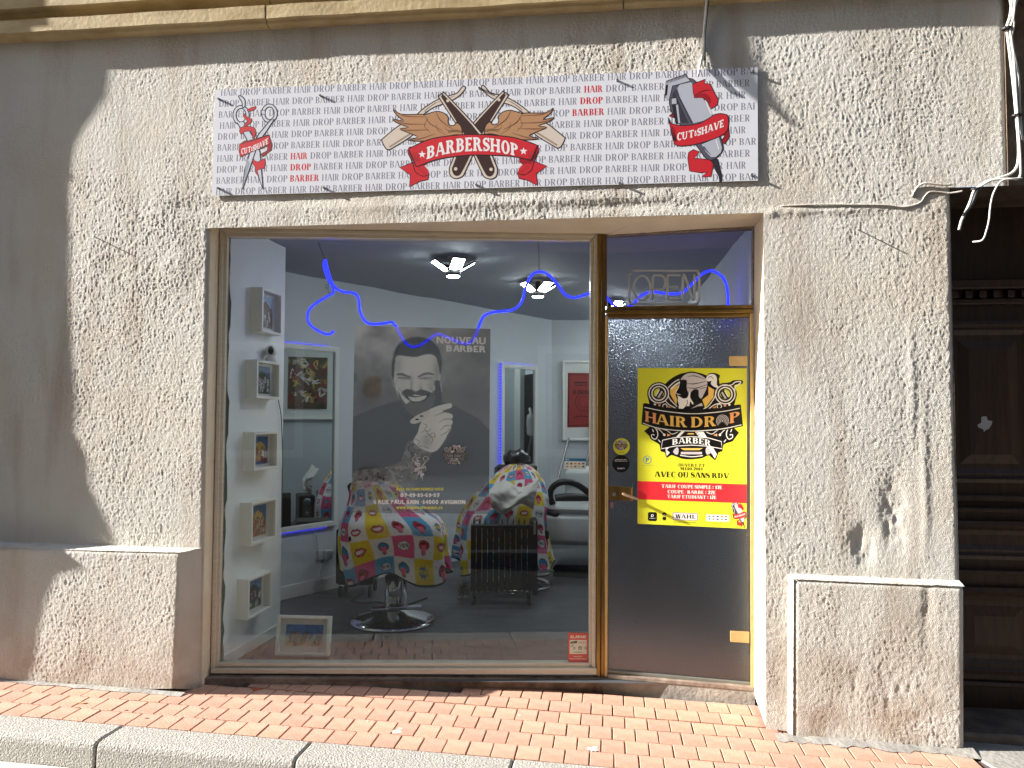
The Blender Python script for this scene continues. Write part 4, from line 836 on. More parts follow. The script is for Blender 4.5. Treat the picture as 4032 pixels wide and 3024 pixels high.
# forearm tattoos, hand, razor
cv.fill(A([(740, 1240), (900, 1310), (880, 1440), (760, 1650), (640, 1980), (110, 1980), (105, 1600), (250, 1530), (480, 1500), (600, 1440), (660, 1330)]), C(104, 106, 98), sm=2)
m_ = cv.a.copy(); tatt = vn(X/9., Y/8., 31)*.6+vn(X/4.5, Y/4., 32)*.4
Mk = Canvas(cw, chh, (0, 0, 0)); Mk.fill(A([(700, 1230), (900, 1310), (880, 1440), (760, 1650), (640, 1980), (110, 1980), (105, 1600), (250, 1530), (480, 1500), (600, 1440), (640, 1330)]), (1, 1, 1), sm=2); Mk.blur(2)
tm = Mk.a[..., 0:1]; tv = np.where(np.abs(tatt-.5) < .04, .05, np.where(tatt > .5, .24, .15))[..., None]; cv.a[..., :3] = cv.a[..., :3]*(1-tm)+tv*tm*np.array([1, 1, .95]); cv.blur(1)
cv.fill(A([(835, 990), (870, 925), (960, 880), (1085, 848), (1108, 866), (1096, 895), (1010, 930), (1100, 955), (1118, 985), (1106, 1010), (1118, 1040), (1104, 1075), (1100, 1110), (1075, 1150), (1030, 1240), (960, 1330), (880, 1345), (760, 1280), (728, 1230), (770, 1150), (790, 1070)]), SK, sm=3)
cv.blob(*A([(1010, 1080)])[0], 12, 24, SK3, .5); cv.blob(*A([(860, 1240)])[0], 14, 18, SK2, .7)
for a in ([(930, 985), (1000, 950), (1060, 935)], [(980, 1045), (1040, 1010), (1112, 1010)], [(990, 1130), (1040, 1080), (1108, 1072)], [(1000, 1180), (1060, 1140), (1096, 1100)]): cv.stroke(A(a), [1, 2, 1.4], C(80, 84, 80), .9, 4)
for a in ([(820, 1060), (860, 1075), (840, 1120), (870, 1140), (900, 1110)], [(800, 1150), (850, 1130), (880, 1170), (930, 1150), (940, 1190)], [(840, 1200), (880, 1180), (920, 1220), (900, 1260)], [(740, 1215), (790, 1240), (770, 1280), (830, 1290), (880, 1310)], [(870, 1160), (930, 1200), (945, 1170)]): cv.stroke(A(a), 1.3, C(50, 54, 54), .85, 5)
cv.fill(A([(690, 1035), (712, 1062), (780, 1050), (860, 1000), (895, 925), (830, 940), (745, 985)]), C(206, 206, 198), sm=2); cv.ell(*A([(760, 1018)])[0], 5, 2, K); cv.ell(*A([(805, 984)])[0], 5, 2.2, K)
cv.text('NOUVEAU', *A([(945, 170)])[0], *A([(1440, 238)])[0], C(226, 224, 218), .24, .2); cv.text('BARBER', *A([(1045, 256)])[0], *A([(1440, 322)])[0], C(226, 224, 218), .24, .2)
Yn = (Y/chh)[..., None]; al = np.clip(.81-np.clip((Yn-.78)/.12, 0, 1)*.36, 0, 1)[..., 0]; cv.a[..., 3] = al
fo = cv.grid('portrait_film', [P(1397, 1283, GP), P(1931, 1295, GP), P(1925, 2023, GP), P(1383, 2018, GP)], m_film)
tag(fo, 'large grey window film of a laughing bearded man holding a razor', 'window film')
# lettering stuck below
e = Print(); T5 = lambda x, y: P(1300+x/2.074, 1750+y/2.074, off(WP, -.0165)); YL = C(236, 228, 84); WL = C(246, 246, 242)
e.text('AVEC OU SANS RENDEZ-VOUS', 538, 354, 926, 375, YL, .26, .2, 0, sp=.02); e.text('07-49-85-69-57', 572, 399, 892, 430, WL, .29, .24, 0); e.text('6 RUE PAUL SAIN -84000 AVIGNON', 355, 453, 1105, 487, WL, .27, .22, 0, sp=.02); e.text('WWW.HAIRDROPBARBER.FR', 540, 507, 920, 528, YL, .26, .2, 0, sp=.02)
e.ring(533, 412, 22, 6, C(120, 190, 110)); e.stroke([(524, 402), (528, 414), (540, 422)], 6, C(120, 190, 110), 3); e.fill([(512, 436), (510, 420), (524, 430)], C(120, 190, 110))
tag(e.build('address_lettering', T5, nW, m_print, None), 'white and yellow phone and address lettering low on the window', 'lettering')
def emblem(e, G1=C(222, 180, 92), G2=C(214, 148, 98), K=C(14, 12, 14), W_=C(224, 222, 218), Lv=C(190, 182, 186), mono=False):   # crop 2500,1420 scale 4.148
    e.ring(925, 820, 520, 150, K, 40, 195, 345, ry=560)
    e.fill([(560, 480), (690, 400), (760, 640), (720, 800), (640, 760)], G1); e.fill([(1200, 420), (1300, 480), (1260, 640), (1130, 740), (1080, 600)], G1)
    e.circ(390, 535, 190, K, 185); e.circ(1475, 550, 192, K, 190)
    e.fill([(200, 560), (560, 520), (720, 800), (260, 800)], K); e.fill([(1300, 500), (1660, 580), (1600, 820), (1100, 830), (1280, 600)], K)
    e.stroke([(1400, 400), (1560, 400), (1620, 360), (1730, 350)], [60, 100, 80, 62], K, 4); e.circ(1735, 350, 34, K)
    e.fill([(740, 280), (800, 210), (900, 178), (1010, 190), (1150, 252), (1210, 208), (1300, 200), (1390, 240), (1372, 300), (1385, 440), (1300, 470), (1200, 420), (1200, 560), (1100, 640), (1140, 760), (1000, 860), (690, 860), (690, 640), (660, 540), (710, 430), (700, 340)], K, 2)
    e.ring(925, 820, 515, 16, W_, 30, 222, 247, ry=560); e.ring(925, 820, 470, 26, W_, 30, 224, 246, ry=510)
    for cx_, cy_, s_ in ((390, 535, 1), (1475, 550, -1)):
        e.ring(cx_, cy_, 160, 17, W_, 28, ry=155); e.ring(cx_, cy_, 112, 19, W_, 24); e.circ(cx_, cy_, 82, C(196, 200, 60) if not mono else K)
        e.fill([(cx_-s_*70, cy_+60), (cx_+s_*20, cy_-82), (cx_+s_*84, cy_-40), (cx_+s_*60, cy_+60), (cx_, cy_+84)], K)
        e.stroke([(cx_-s_*50, cy_+45), (cx_+s_*10, cy_-60)], 15, W_); e.stroke([(cx_-s_*10, cy_+70), (cx_+s_*55, cy_-35)], 28, Lv)
    e.stroke([(500, 660), (560, 720), (690, 790)], 14, W_, 3); e.stroke([(540, 560), (580, 640), (690, 750)], 14, W_, 3); e.stroke([(1340, 470), (1300, 600), (1200, 740), (1100, 800)], 14, W_, 3); e.stroke([(1420, 690), (1300, 720), (1180, 810)], 14, W_, 3)
    e.stroke([(1420, 405), (1570, 400), (1640, 350), (1730, 345), (1700, 385), (1640, 420), (1630, 520)], 15, W_, 3)
    hair = [(745, 310), (800, 240), (880, 205), (980, 205), (1100, 250), (1170, 320), (1180, 420), (1130, 540), (1080, 620), (1040, 570), (1040, 480), (960, 470), (910, 520), (870, 520), (845, 440), (850, 330), (800, 310)]
    e.fill(hair, Lv, 2); e.stroke([(860, 260), (980, 250), (1140, 300)], [4, 16, 4], K, 4); e.stroke([(850, 370), (960, 380), (1160, 340)], [4, 16, 6], K, 4); e.stroke([(850, 440), (1000, 450), (1180, 390)], [6, 16, 6], K, 4); e.stroke([(1040, 470), (1110, 450), (1180, 430)], [4, 10, 4], K, 4)
    e.fill([(1160, 290), (1210, 225), (1300, 225), (1340, 290), (1335, 390), (1370, 440), (1300, 430), (1240, 380), (1250, 330), (1190, 340)], W_, 2); e.stroke([(1180, 290), (1240, 260), (1290, 310)], [3, 12, 3], K, 4)
    e.stroke([(725, 330), (715, 430), (665, 520), (700, 545), (745, 555)], [8, 12, 12, 10, 8], W_, 3); e.stroke([(700, 560), (705, 600)], 10, W_)
    e.fill([(705, 610), (720, 580), (790, 620), (860, 600), (880, 530), (910, 520), (900, 600), (955, 690), (940, 715), (900, 660), (890, 740), (850, 740), (800, 770), (770, 800), (710, 800), (720, 730), (700, 660)], W_, 2); e.stroke([(850, 640), (860, 690), (820, 760)], 10, K, 3)
    e.fill([(915, 785), (1010, 730), (1090, 690), (1110, 740), (1030, 745)], Lv)
    e.fill([(240, 1080), (235, 1230), (280, 1300), (400, 1370), (420, 1480), (490, 1500), (520, 1590), (600, 1540), (760, 1600), (930, 1612), (1100, 1590), (1210, 1545), (1310, 1630), (1365, 1500), (1430, 1480), (1450, 1370), (1560, 1330), (1625, 1280), (1600, 1080)], K, 2)
    for s_ in (1, -1):
        f = (lambda x: x) if s_ == 1 else (lambda x: 1868-x)
        e.stroke([(f(200), 1060), (f(330), 1100), (f(375), 1200), (f(340), 1280), (f(280), 1260), (f(275), 1210), (f(320), 1215)], [6, 14, 16, 14, 14, 14, 20], W_, 4)
        e.stroke([(f(300), 1080), (f(400), 1130), (f(480), 1210)], [6, 12, 10], W_, 4); e.circ(f(480), 1212, 20, W_); e.stroke([(f(400), 1110), (f(520), 1140), (f(610), 1200), (f(700), 1165)], 10, W_, 3); e.fill([(f(525), 1190), (f(590), 1215), (f(525), 1240)], G2)
        e.stroke([(f(380), 1290), (f(415), 1330)], 14, W_); e.stroke([(f(285), 1120), (f(305), 1165)], 14, W_); e.ring(f(490), 745, 36, 14, W_, 16, 90, 400); e.stroke([(f(460), 760), (f(520), 800), (f(640), 812)], 12, W_, 3)
        e.fill([(f(380), 712), (f(420), 715), (f(415), 750), (f(378), 748)], G2); e.fill([(f(545), 735), (f(605), 775), (f(545), 775)], G2); e.fill([(f(310), 700), (f(345), 702), (f(340), 738), (f(308), 735)], W_)
        e.fill([(f(620), 1490), (f(690), 1410), (f(715), 1470), (f(690), 1540)], Lv, 2)
    e.fill([(500, 1480), (820, 1150), (760, 1150), (500, 1440), (520, 1560), (570, 1500)], W_); e.fill([(980, 1160), (1120, 1160), (1340, 1530), (1305, 1600), (1240, 1500), (1180, 1420)], W_)
    for k in range(12): e.stroke([(1000+k*24, 1185+k*33), (1032+k*22, 1172+k*33)], 9, K)
    e.fill([(740, 1430), (1110, 1430), (1050, 1462), (800, 1462)], G1); e.fill([(750, 1490), (1095, 1490), (1095, 1530), (750, 1530)], Lv); e.stroke([(735, 1545), (930, 1570), (1110, 1550)], 14, W_, 3); e.fill([(870, 1185), (955, 1185), (970, 1205), (850, 1205)], G1)
    e.fill([(135, 700), (180, 695), (480, 760), (930, 800), (1400, 770), (1660, 720), (1730, 715), (1765, 1070), (1500, 1130), (930, 1165), (400, 1120), (105, 1040)], K)
    e.stroke([(155, 762), (480, 825), (930, 868), (1400, 835), (1712, 778)], 13, W_, 4); e.stroke([(128, 1020), (420, 1110), (930, 1150), (1420, 1115), (1740, 1048)], 13, W_, 4)
    yb = lambda x: 985+105*(1-((x-935)/790)**2)
    def ft(x0, x1, hh=170): return lambda t, v: (x0+(x1-x0)*t, yb(x0+(x1-x0)*t)-v*hh+(20 if False else 0))
    e.text('H', 0, 0, 1, 1, G2, .22, .1, .05, ft(165, 350)); e.text('AIR', 0, 0, 1, 1, G1 if not mono else Lv, .22, .1, .05, ft(350, 850)); e.text('DR', 0, 0, 1, 1, G1 if not mono else Lv, .22, .1, .05, ft(915, 1325)); e.text('P', 0, 0, 1, 1, G2, .22, .1, .05, ft(1545, 1700))
    for r_ in (98, 76, 54, 32): e.ring(1430, 985, r_, 10, Lv, 24, -225, 45)
    e.circ(1430, 985, 14, Lv)
    e.fill([(450, 1300), (640, 1258), (930, 1240), (1200, 1262), (1410, 1320), (1425, 1440), (1180, 1395), (930, 1380), (660, 1395), (430, 1440)], K); e.stroke([(450, 1300), (640, 1258), (930, 1240), (1200, 1262), (1410, 1320), (1425, 1440), (1180, 1395), (930, 1380), (660, 1395), (430, 1440)], 12, W_, closed=True)
    e.text('BARBER', 0, 0, 1, 1, W_, .22, .09, .05, lambda t, v: (610+t*630, 1392-40*(1-((t-.5)/.5)**2)*1.0+(-12+t*20)-v*95))
# yellow poster on the door
PPo = off(DP, -.008); YEL = C(206, 206, 50)
yq = [P(2511, 1449, PPo), P(2941, 1450, PPo), P(2940, 2082, PPo), P(2510, 2062, PPo)]
pos = thing('door_poster', 'bright yellow barber price poster with black emblem on the glass door', 'poster', bil(yq, .5, 1))
mb = MB(); mb.hexa(yq, [p-DN*.0015 for p in yq]); mb.build('poster_sheet', mat('poster_yellow', YEL, .35, coat=.3), pos)
e = Print(); e.fill([(2510.5, 1894), (2940.5, 1907), (2940.5, 1982), (2510.5, 1966)], C(214, 44, 54)); e.build('red_band', on(PPo), DN, m_gprint, pos, .0002)
e = Print(); emblem(e); e.build('emblem', lambda x, y: P(2500+x/4.148, 1420+y/4.148, PPo), DN, m_gprint, pos, .0004)
e = Print(); Kk = C(26, 22, 18); q7 = lambda x, y: P(2450+x/4.022, 1780+y/4.022, PPo)
def sl(x0, x1, y0, y1, s=.01): return lambda t, v: (x0+(x1-x0)*t, y1+(y0-y1)*v+ (x0+(x1-x0)*t-x0)*.022)
e.text('OUVERT 7/7', 0, 0, 1, 1, Kk, .26, .05, .05, sl(890, 1300, 180, 228)); e.text('9H30-20H', 0, 0, 1, 1, Kk, .26, .05, .05, sl(918, 1272, 240, 284)); e.text('AVEC OU SANS RDV', 0, 0, 1, 1, Kk, .34, .05, .05, sl(515, 1690, 308, 392))
wh = C(236, 214, 206)
e.text('TARIF COUPE SIMPLE : 17E', 0, 0, 1, 1, wh, .32, .07, .03, sl(620, 1580, 512, 566)); e.text('COUPE - BARBE : 22E', 0, 0, 1, 1, wh, .32, .07, .03, sl(718, 1478, 600, 652)); e.text('TARIF ETUDIANT : 12E', 0, 0, 1, 1, wh, .32, .07, .03, sl(710, 1488, 676, 728))
e.ring(397, 123, 62, 10, C(84, 124, 150)); e.text('P', 372, 88, 424, 160, C(84, 124, 160), .3, .2, 0); e.text('PARKING', 310, 205, 485, 214, C(140, 150, 90), .2, .15, 0)
e.fill([(408, 965), (425, 950), (535, 952), (550, 970), (548, 1080), (532, 1094), (422, 1090), (406, 1072)], C(20, 20, 22)); e.ring(478, 1005, 16, 7, WL); e.stroke([(462, 990), (462, 1032)], 7, WL); e.text('PLANITY', 430, 1045, 528, 1054, WL, .2, .16, 0)
e.circ(668, 985, 36, Kk, 32); e.circ(668, 1050, 32, Kk, 32); e.circ(668, 1000, 22, C(200, 200, 170), 10); e.stroke([(640, 1022), (700, 1022)], 8, YEL)
e.fill([(800, 970), (815, 955), (1190, 968), (1200, 985), (1196, 1075), (1180, 1086), (812, 1078), (798, 1060)], C(150, 140, 160)); e.fill([(812, 975), (820, 967), (1180, 980), (1186, 990), (1184, 1066), (1174, 1074), (820, 1066), (810, 1056)], C(220, 218, 214)); e.text('WAHL', 0, 0, 1, 1, Kk, .26, .1, .07, sl(838, 1158, 985, 1048)); e.text('PROFESSIONAL', 0, 0, 1, 1, C(130, 130, 40), .2, .15, 0, sl(820, 1180, 1100, 1118))
e.fill([(1330, 984), (1693, 998), (1690, 1104), (1328, 1092)], C(222, 224, 214))
for k in range(5):
    for r_ in range(2): x_, y_ = 1362+k*66, 1004+r_*44+k*2; c_ = [[C(110, 110, 120), C(110, 110, 120), C(40, 60, 100), C(224, 120, 40), C(200, 60, 60)], [C(60, 150, 170), C(160, 130, 130), C(60, 60, 140), C(120, 140, 130), C(60, 60, 110)]][r_][k]; e.fill([(x_, y_), (x_+34, y_), (x_+34, y_+24), (x_, y_+24)], c_)
e.text('CB ACCEPTEE', 0, 0, 1, 1, C(110, 110, 40), .2, .15, 0, sl(1410, 1580, 1118, 1134))
e.build('poster_lettering', q7, DN, m_gprint, pos, .0004)
e = Print(); clipper(e); e.build('clipper_picture', lambda x, y: P(min(2880+(x-1088)*.0895+0, 2940), 1976+(y-185)*.0915+(x-1088)*.002, PPo), DN, m_gprint, pos, .0006)
# round stickers on the door
for cx_, cy_, r_, c_, nm, lb in ((2447, 1758, 33, YEL, 'y', 'round yellow shop emblem sticker on the door glass'), (2445, 1826, 34, C(16, 16, 18), 'k', 'round black booking sticker below the yellow one on the door glass')):
    e = Print(); e.circ(cx_, cy_, r_, c_, n=36)
    if nm == 'y':
        e2 = Print(); emblem(e2); k = .029; base = e.k
        for pts, col, kk in e2.q: e.q.append(([(2420+ (a-105)*k*1.08, 1732+(b-180)*k) for a, b in pts], col, base+kk))
        e.k = base+int(e2.k)+1; e.text('HAIR DROP', 2436, 1780, 2458, 1783, Kk, .2, .16, 0)
    else:
        e.text('LE RENDEZ-VOUS FACILE', 2422, 1808, 2468, 1811, WL, .2, .16, 0); e.text('PRENEZ RENDEZ-VOUS SUR', 2420, 1814, 2470, 1817, WL, .2, .16, 0); e.text('PLANITY', 2431, 1842, 2460, 1847, WL, .25, .2, 0)
    tag(e.build('round_sticker', on(PPo), DN, m_gprint), lb, 'sticker')
# alarm sticker, payment sticker
e = Print(); AR = C(196, 84, 76); f8 = lambda x, y: P(2150+x/5.53, 2400+y/5.53, off(WP, -.018)); CRM2 = C(206, 210, 192)
e.fill([(478, 505), (915, 512), (912, 1150), (480, 1140)], AR); e.text('ALARME', 520, 562, 880, 626, CRM2, .26, .2, 0)
e.fill([(512, 662), (885, 662), (885, 968), (512, 968)], CRM2); DKg = C(50, 52, 48)
e.fill([(528, 705), (650, 682), (680, 682), (664, 745), (650, 732), (530, 745)], DKg); e.stroke([(540, 722), (640, 704)], 5, CRM2); e.stroke([(590, 752), (580, 790), (545, 800)], 12, DKg); e.fill([(535, 790), (560, 800), (545, 824)], DKg)
e.text('24H/24', 706, 705, 862, 732, AR, .2, .16, 0)
for r_ in (22, 42, 62): e.ring(668-0, 838, r_+10, 7, DKg, 10, 145, 215); e.ring(805, 838, r_+10, 7, DKg, 10, -35, 35)
e.fill([(692, 832), (740, 792), (790, 832), (774, 832), (774, 872), (708, 872), (708, 832)], DKg); e.fill([(722, 832), (740, 818), (762, 832), (760, 860), (722, 860)], CRM2); e.circ(740, 845, 8, AR)
e.stroke([(615, 917), (775, 917)], 5, DKg); e.stroke([(597, 935), (797, 935)], 5, DKg); e.text('DISPOSITIF', 598, 1012, 790, 1034, CRM2, .2, .16, 0); e.text('VIDEO SURVEILLANCE', 508, 1060, 880, 1086, CRM2, .2, .16, 0)
tag(e.build('alarm_sticker', f8, nW, m_print), 'red and white alarm warning sticker in the lower right window corner', 'sticker')
e = Print(); f3 = lambda x, y: P(1850+x/2.552, 1250+y/2.552, off(WP, -.018))
e.fill([(950, 1416), (1168, 1418), (1166, 1525), (948, 1522)], C(206, 214, 204)); e.fill([(950, 1416), (1168, 1418), (1167, 1446), (949, 1443)], C(40, 110, 160)); e.fill([(964, 1424), (974, 1424), (974, 1436), (964, 1436)], WL); e.text('CARTES', 980, 1426, 1000, 1434, WL, .2, .16, 0)
for k in range(5):
    for r_ in range(2): x_, y_ = 968+k*40, 1462+r_*30; c_ = [[C(110, 110, 110), C(40, 40, 60), C(214, 110, 40), C(190, 80, 70), C(40, 90, 160)], [C(140, 120, 120), C(150, 150, 140), C(120, 50, 60), C(170, 180, 170), C(50, 50, 60)]][r_][k]; e.fill([(x_, y_), (x_+22, y_), (x_+22, y_+14), (x_, y_+14)], c_)
tag(e.build('payment_sticker', f3, nW, m_print), 'small white and blue card payment sticker on the right of the window', 'sticker')
# two white decals over the film
e = Print(); scissors(e, RED=C(214, 214, 210), RED2=C(150, 150, 150), INK=C(24, 24, 26), ST=C(206, 206, 204), WHT=C(30, 30, 30))
tag(e.build('scissors_decal', lambda x, y: P(1624+(x-245)*.187, 1785+(y-318)*.155, off(WP, -.0165)), nW, m_print), 'white scissors and ribbon decal over the film above the phone number', 'decal')
e = Print(); emblem(e, G1=C(170, 160, 110), G2=C(160, 150, 120), K=C(52, 54, 58), mono=True)
tag(e.build('emblem_decal', lambda x, y: P(1742+(x-105)*.0575, 1750+(y-180)*.056, off(WP, -.0165)), nW, m_print), 'faint pale shop emblem decal at the lower right of the portrait film', 'decal')
# unlit OPEN neon in the transom
TP = off(DP, -.04); N = lambda x, y: P(2350+x/2.766, 850+y/2.766, TP); m_neon = mat('unlit_neon_tube', C(240, 238, 224), .35)
ne = thing('open_sign', 'unlit OPEN neon tube sign with rounded border behind the transom glass', 'neon sign', N(735, 965))
_t = m_neon.node_tree; _p = _t.nodes['Principled BSDF']; _l = _t.nodes.new('ShaderNodeBsdfTranslucent'); _l.inputs[0].default_value = (.9, .88, .78, 1); _m = _t.nodes.new('ShaderNodeMixShader'); _m.inputs[0].default_value = .4
_t.links.new(_p.outputs[0], _m.inputs[1]); _t.links.new(_l.outputs[0], _m.inputs[2]); _t.links.new(_m.outputs[0], _t.nodes['Material Output'].inputs[0])
def ntube(pts, nm, closed=False, sm=6):
    q = [tuple(N(*p)) for p in pts]; q = cr(q, sm, closed) if sm else q
    if closed: q.append(q[0])
    mb = MB(); mb.tube(q, .0068, 8); mb.build(nm, m_neon, ne, True)
def rr_(x0, y0, x1, y1, r): return [(x0+r-r*math.cos(a), y0+r-r*math.sin(a)) for a in (0, .5, 1.05, 1.57)]+[(x1-r+r*math.sin(a), y0+r-r*math.cos(a)) for a in (0, .5, 1.05, 1.57)]+[(x1-r+r*math.cos(a), y1-r+r*math.sin(a)) for a in (0, .5, 1.05, 1.57)]+[(x1*0+x0+r-r*math.sin(a), y1-r+r*math.cos(a)) for a in (0, .5, 1.05, 1.57)]
ntube(rr_(352, 597, 1116, 962, 62), 'border_tube', True, 2)
ntube([(493+92*math.cos(t), 785+133*math.sin(t)) for t in [k*6.283/16 for k in range(16)]], 'letter_tube', True, 2)
ntube([(608, 918), (610, 780), (612, 665), (640, 648), (700, 650), (740, 680), (745, 730), (735, 780), (700, 803), (612, 803)], 'letter_tube', sm=3)
ntube([(910, 645), (800, 646), (772, 660), (770, 780), (768, 895), (790, 914), (908, 914)], 'letter_tube', sm=3); ntube([(780, 776), (888, 775)], 'letter_tube', sm=0)
ntube([(930, 918), (935, 780), (940, 650), (952, 645), (975, 700), (1040, 900), (1053, 912), (1062, 890), (1064, 780), (1066, 640)], 'letter_tube', sm=3)
# ================================================================ the room behind the glass
def XY(px, D): return Vector(((px-2016)/F*D, D-4.39, 0))
m_blue = mat('blue_led', C(20, 20, 60), .4, emit=((.012, .02, 1.0), 1.35))
Wd = Vector((.6, .8, 0)).normalized(); Wn = Vector((Wd.y, -Wd.x, 0)); W0 = XY(1107, 6.15); LW = (W0, Wn)          # oblique left wall
R0 = Vector((1.40, -.10, 0)); Rd = Vector((.11, .994, 0)).normalized(); Rn = Vector((-Rd.y, Rd.x, 0)); RW = (R0, Rn)   # right wall
DBK = 9.25; BW = depth(DBK)
Zc = 2.655; Zf = .03
room = thing('x', '', '', Vector((0, 2.5, Zf))); room.name = 'shop_room'; del room['label']; del room['category']; struct(room)
def wallq(name, a, b, z0, z1, m, n=1):
    mb = MB(); mb.add([(a.x, a.y, z0), (b.x, b.y, z0), (b.x, b.y, z1), (a.x, a.y, z1)], [(0, 1, 2, 3)]); return mb.build(name, m, room)
mb = MB(); mb.add([(-3.2, .16, Zf), (-1.9, -.0, Zf), (-1.5, -.05, Zf), (1.3, -.1, Zf), (2.6, -.1, Zf), (2.6, 5.4, Zf), (-3.2, 5.4, Zf)], [(0, 1, 2, 3, 4, 5, 6)]); mb.build('room_floor', m_floor, room)
# slightly wavy painted ceiling
uu, vv = np.meshgrid(np.linspace(-3.2, 2.6, 90), np.linspace(0, 1, 80)); y0_ = np.maximum(-.02, -.52+(1.27-uu)*.131+.09); vv = y0_+(5.4-y0_)*vv; Vc = np.stack([uu, vv, Zc+.012*(vn(uu/.5, vv/.4, 41)-.5)+.006*(vn(uu/.2, vv/.2, 42)-.5)], -1); gridmesh('room_ceiling', Vc, m_ceil, room)
pA, pB = Vector((-1.705, .0, 0)), XY(1116, 5.27); pC = pB+(-NI*0+Vector((-.9, .12, 0)))
mb = MB()
mb.hexa([(pA.x, pA.y+.005, Zf), (pB.x, pB.y, Zf), (pB.x, pB.y, Zc), (pA.x, pA.y+.005, Zc)], [(pA.x-.8, pA.y+.005, Zf), (pB.x-.8, pB.y, Zf), (pB.x-.8, pB.y, Zc), (pA.x-.8, pA.y+.005, Zc)]); mb.build('left_pier', mat('pier_paint', C(238, 240, 238), .6, bump=(16, .25, .006)), room)
PWn = Vector((pB.y-pA.y, -(pB.x-pA.x), 0)).normalized(); PWd = (pB-pA); PWd.z = 0; PWd.normalize(); PW = (pA, PWn)
mb = MB(); mb.box(pA+PWd*.44+PWn*.006+ZU*(Zf+.035), .88, .012, .07, PWd, PWn, ZU, ch=.003); mb.build('baseboard', m_white, room)
La, Lb = W0-Wd*1.4, W0+Wd*((DBK-6.15)/Wd.y)
wallq('oblique_wall', La, Lb, Zf, Zc+.02, m_intwall); wallq('back_wall', Lb, Vector((2.5, DBK-4.39, 0)), Zf, Zc+.02, m_intwall)
wallq('right_wall', R0+Rd*5.6, R0-Rd*.1, Zf, Zc+.02, m_intwall)
mb = MB(); mb.box((La+Lb)/2+Wn*.007+ZU*(Zf+.055), (Lb-La).length, .014, .11, Wd, Wn, ZU, ch=.004); mb.build('baseboard', m_white, room)
mb = MB(); mb.box((1.5, DBK-4.39-.008, Zf+.055), 2.2, .014, .11); mb.build('baseboard', m_white, room)
iw = lambda u, z: FU(u, -.07, z)
mb = MB(); mb.add([iw(-5.2, -.3), iw(uOL-.03, -.3), iw(uOL-.03, 3.4), iw(-5.2, 3.4), iw(uOR+.05, -.3), iw(uRE-.03, -.3), iw(uRE-.03, 3.4), iw(uOR+.05, 3.4)], [(0, 1, 2, 3), (4, 5, 6, 7)])
mb.add([(-1.9, .0, Zc-.06), (1.6, .0, Zc-.06), (1.6, .05, 3.4), (-1.9, .05, 3.4)], [(0, 1, 2, 3)])
mb.add([(-3.2, .3, 0), (-3.2, 5.5, 0), (-3.2, 5.5, 3), (-3.2, .3, 3), (2.62, .3, 0), (2.62, 5.5, 0), (2.62, 5.5, 3), (2.62, .3, 3), (-3.2, 5.42, 0), (2.62, 5.42, 0), (2.62, 5.42, 3), (-3.2, 5.42, 3), (-3.3, .2, 2.9), (2.7, .2, 2.9), (2.7, 5.5, 2.9), (-3.3, 5.5, 2.9)], [(0, 1, 2, 3), (4, 5, 6, 7), (8, 9, 10, 11), (12, 13, 14, 15)]); mb.build('inner_wall', m_intwall, room)

# ---- five white box frames on the pier, one on the floor
def group_photo(sd, sky, gnd, ppl, base=None, w_=36, h_=52):
    c = Canvas(w_, h_, sky); r_ = random.Random(sd); c.fill([(0, h_*.55), (w_, h_*.5), (w_, h_), (0, h_)], gnd)
    if base: c.fill([(w_*.1, h_*.5), (w_*.3, h_*.25), (w_*.5, h_*.15), (w_*.75, h_*.3), (w_*.9, h_*.5), (w_*.9, h_*.8), (w_*.1, h_*.8)], base)
    for k in range(34):
        x = r_.uniform(.06, .94)*w_; y = r_.uniform(.38, .78)*h_; q = ppl[k % len(ppl)]; f_ = r_.uniform(.6, 1.15); c.fill([(x-1.6, y), (x+1.6, y), (x+2, y+h_*.2), (x-2, y+h_*.2)], tuple(v*f_ for v in q)); c.ell(x, y-1.6, 1.4, 1.7, C(120, 84, 66))
    n = vn(*np.meshgrid(np.arange(w_)/2.3, np.arange(h_)/2.3), sd)[..., None]; c.a[..., :3] *= .7+.6*n; return c
SPECS = [((1026, 1146, 1180, 1296), (1106, 1298, 1316), 'topmost white box frame with a street photo, high on the pier', group_photo(1, C(150, 180, 214), C(100, 70, 72), [C(120, 80, 76), C(90, 70, 80), C(200, 196, 200)], C(96, 70, 62))),
         ((1013, 1425, 1446, 1572), (1102, 1570, 1568), 'white box frame with a camera on top, photo of people in white', group_photo(2, C(60, 100, 150), C(50, 66, 50), [C(214, 214, 216), C(190, 190, 194), C(90, 110, 80)], C(44, 66, 44))),
         ((1004, 1700, 1700, 1846), (1098, 1838, 1830), 'middle white box frame with a blue and yellow photo', group_photo(3, C(70, 110, 160), C(70, 120, 180), [C(200, 150, 90), C(120, 60, 60), C(220, 220, 220)], C(200, 160, 70))),
         ((1002, 1970, 1958, 2120), (1096, 2098, 2090), 'fourth white box frame with a photo of a sunburnt group', group_photo(4, C(80, 120, 160), C(170, 130, 100), [C(190, 140, 110), C(170, 120, 100), C(214, 200, 180)], C(214, 180, 90))),
         ((995, 2252, 2232, 2408), (1082, 2355, 2345), 'lowest white box frame with a photo of a grey church on grass', group_photo(5, C(110, 150, 200), C(80, 110, 60), [C(90, 84, 80), C(110, 100, 96), C(210, 206, 200)], C(78, 78, 80)))]
ZC = [(1148, 1318), (1424, 1572), (1698, 1846), (1962, 2125), (2248, 2400)]
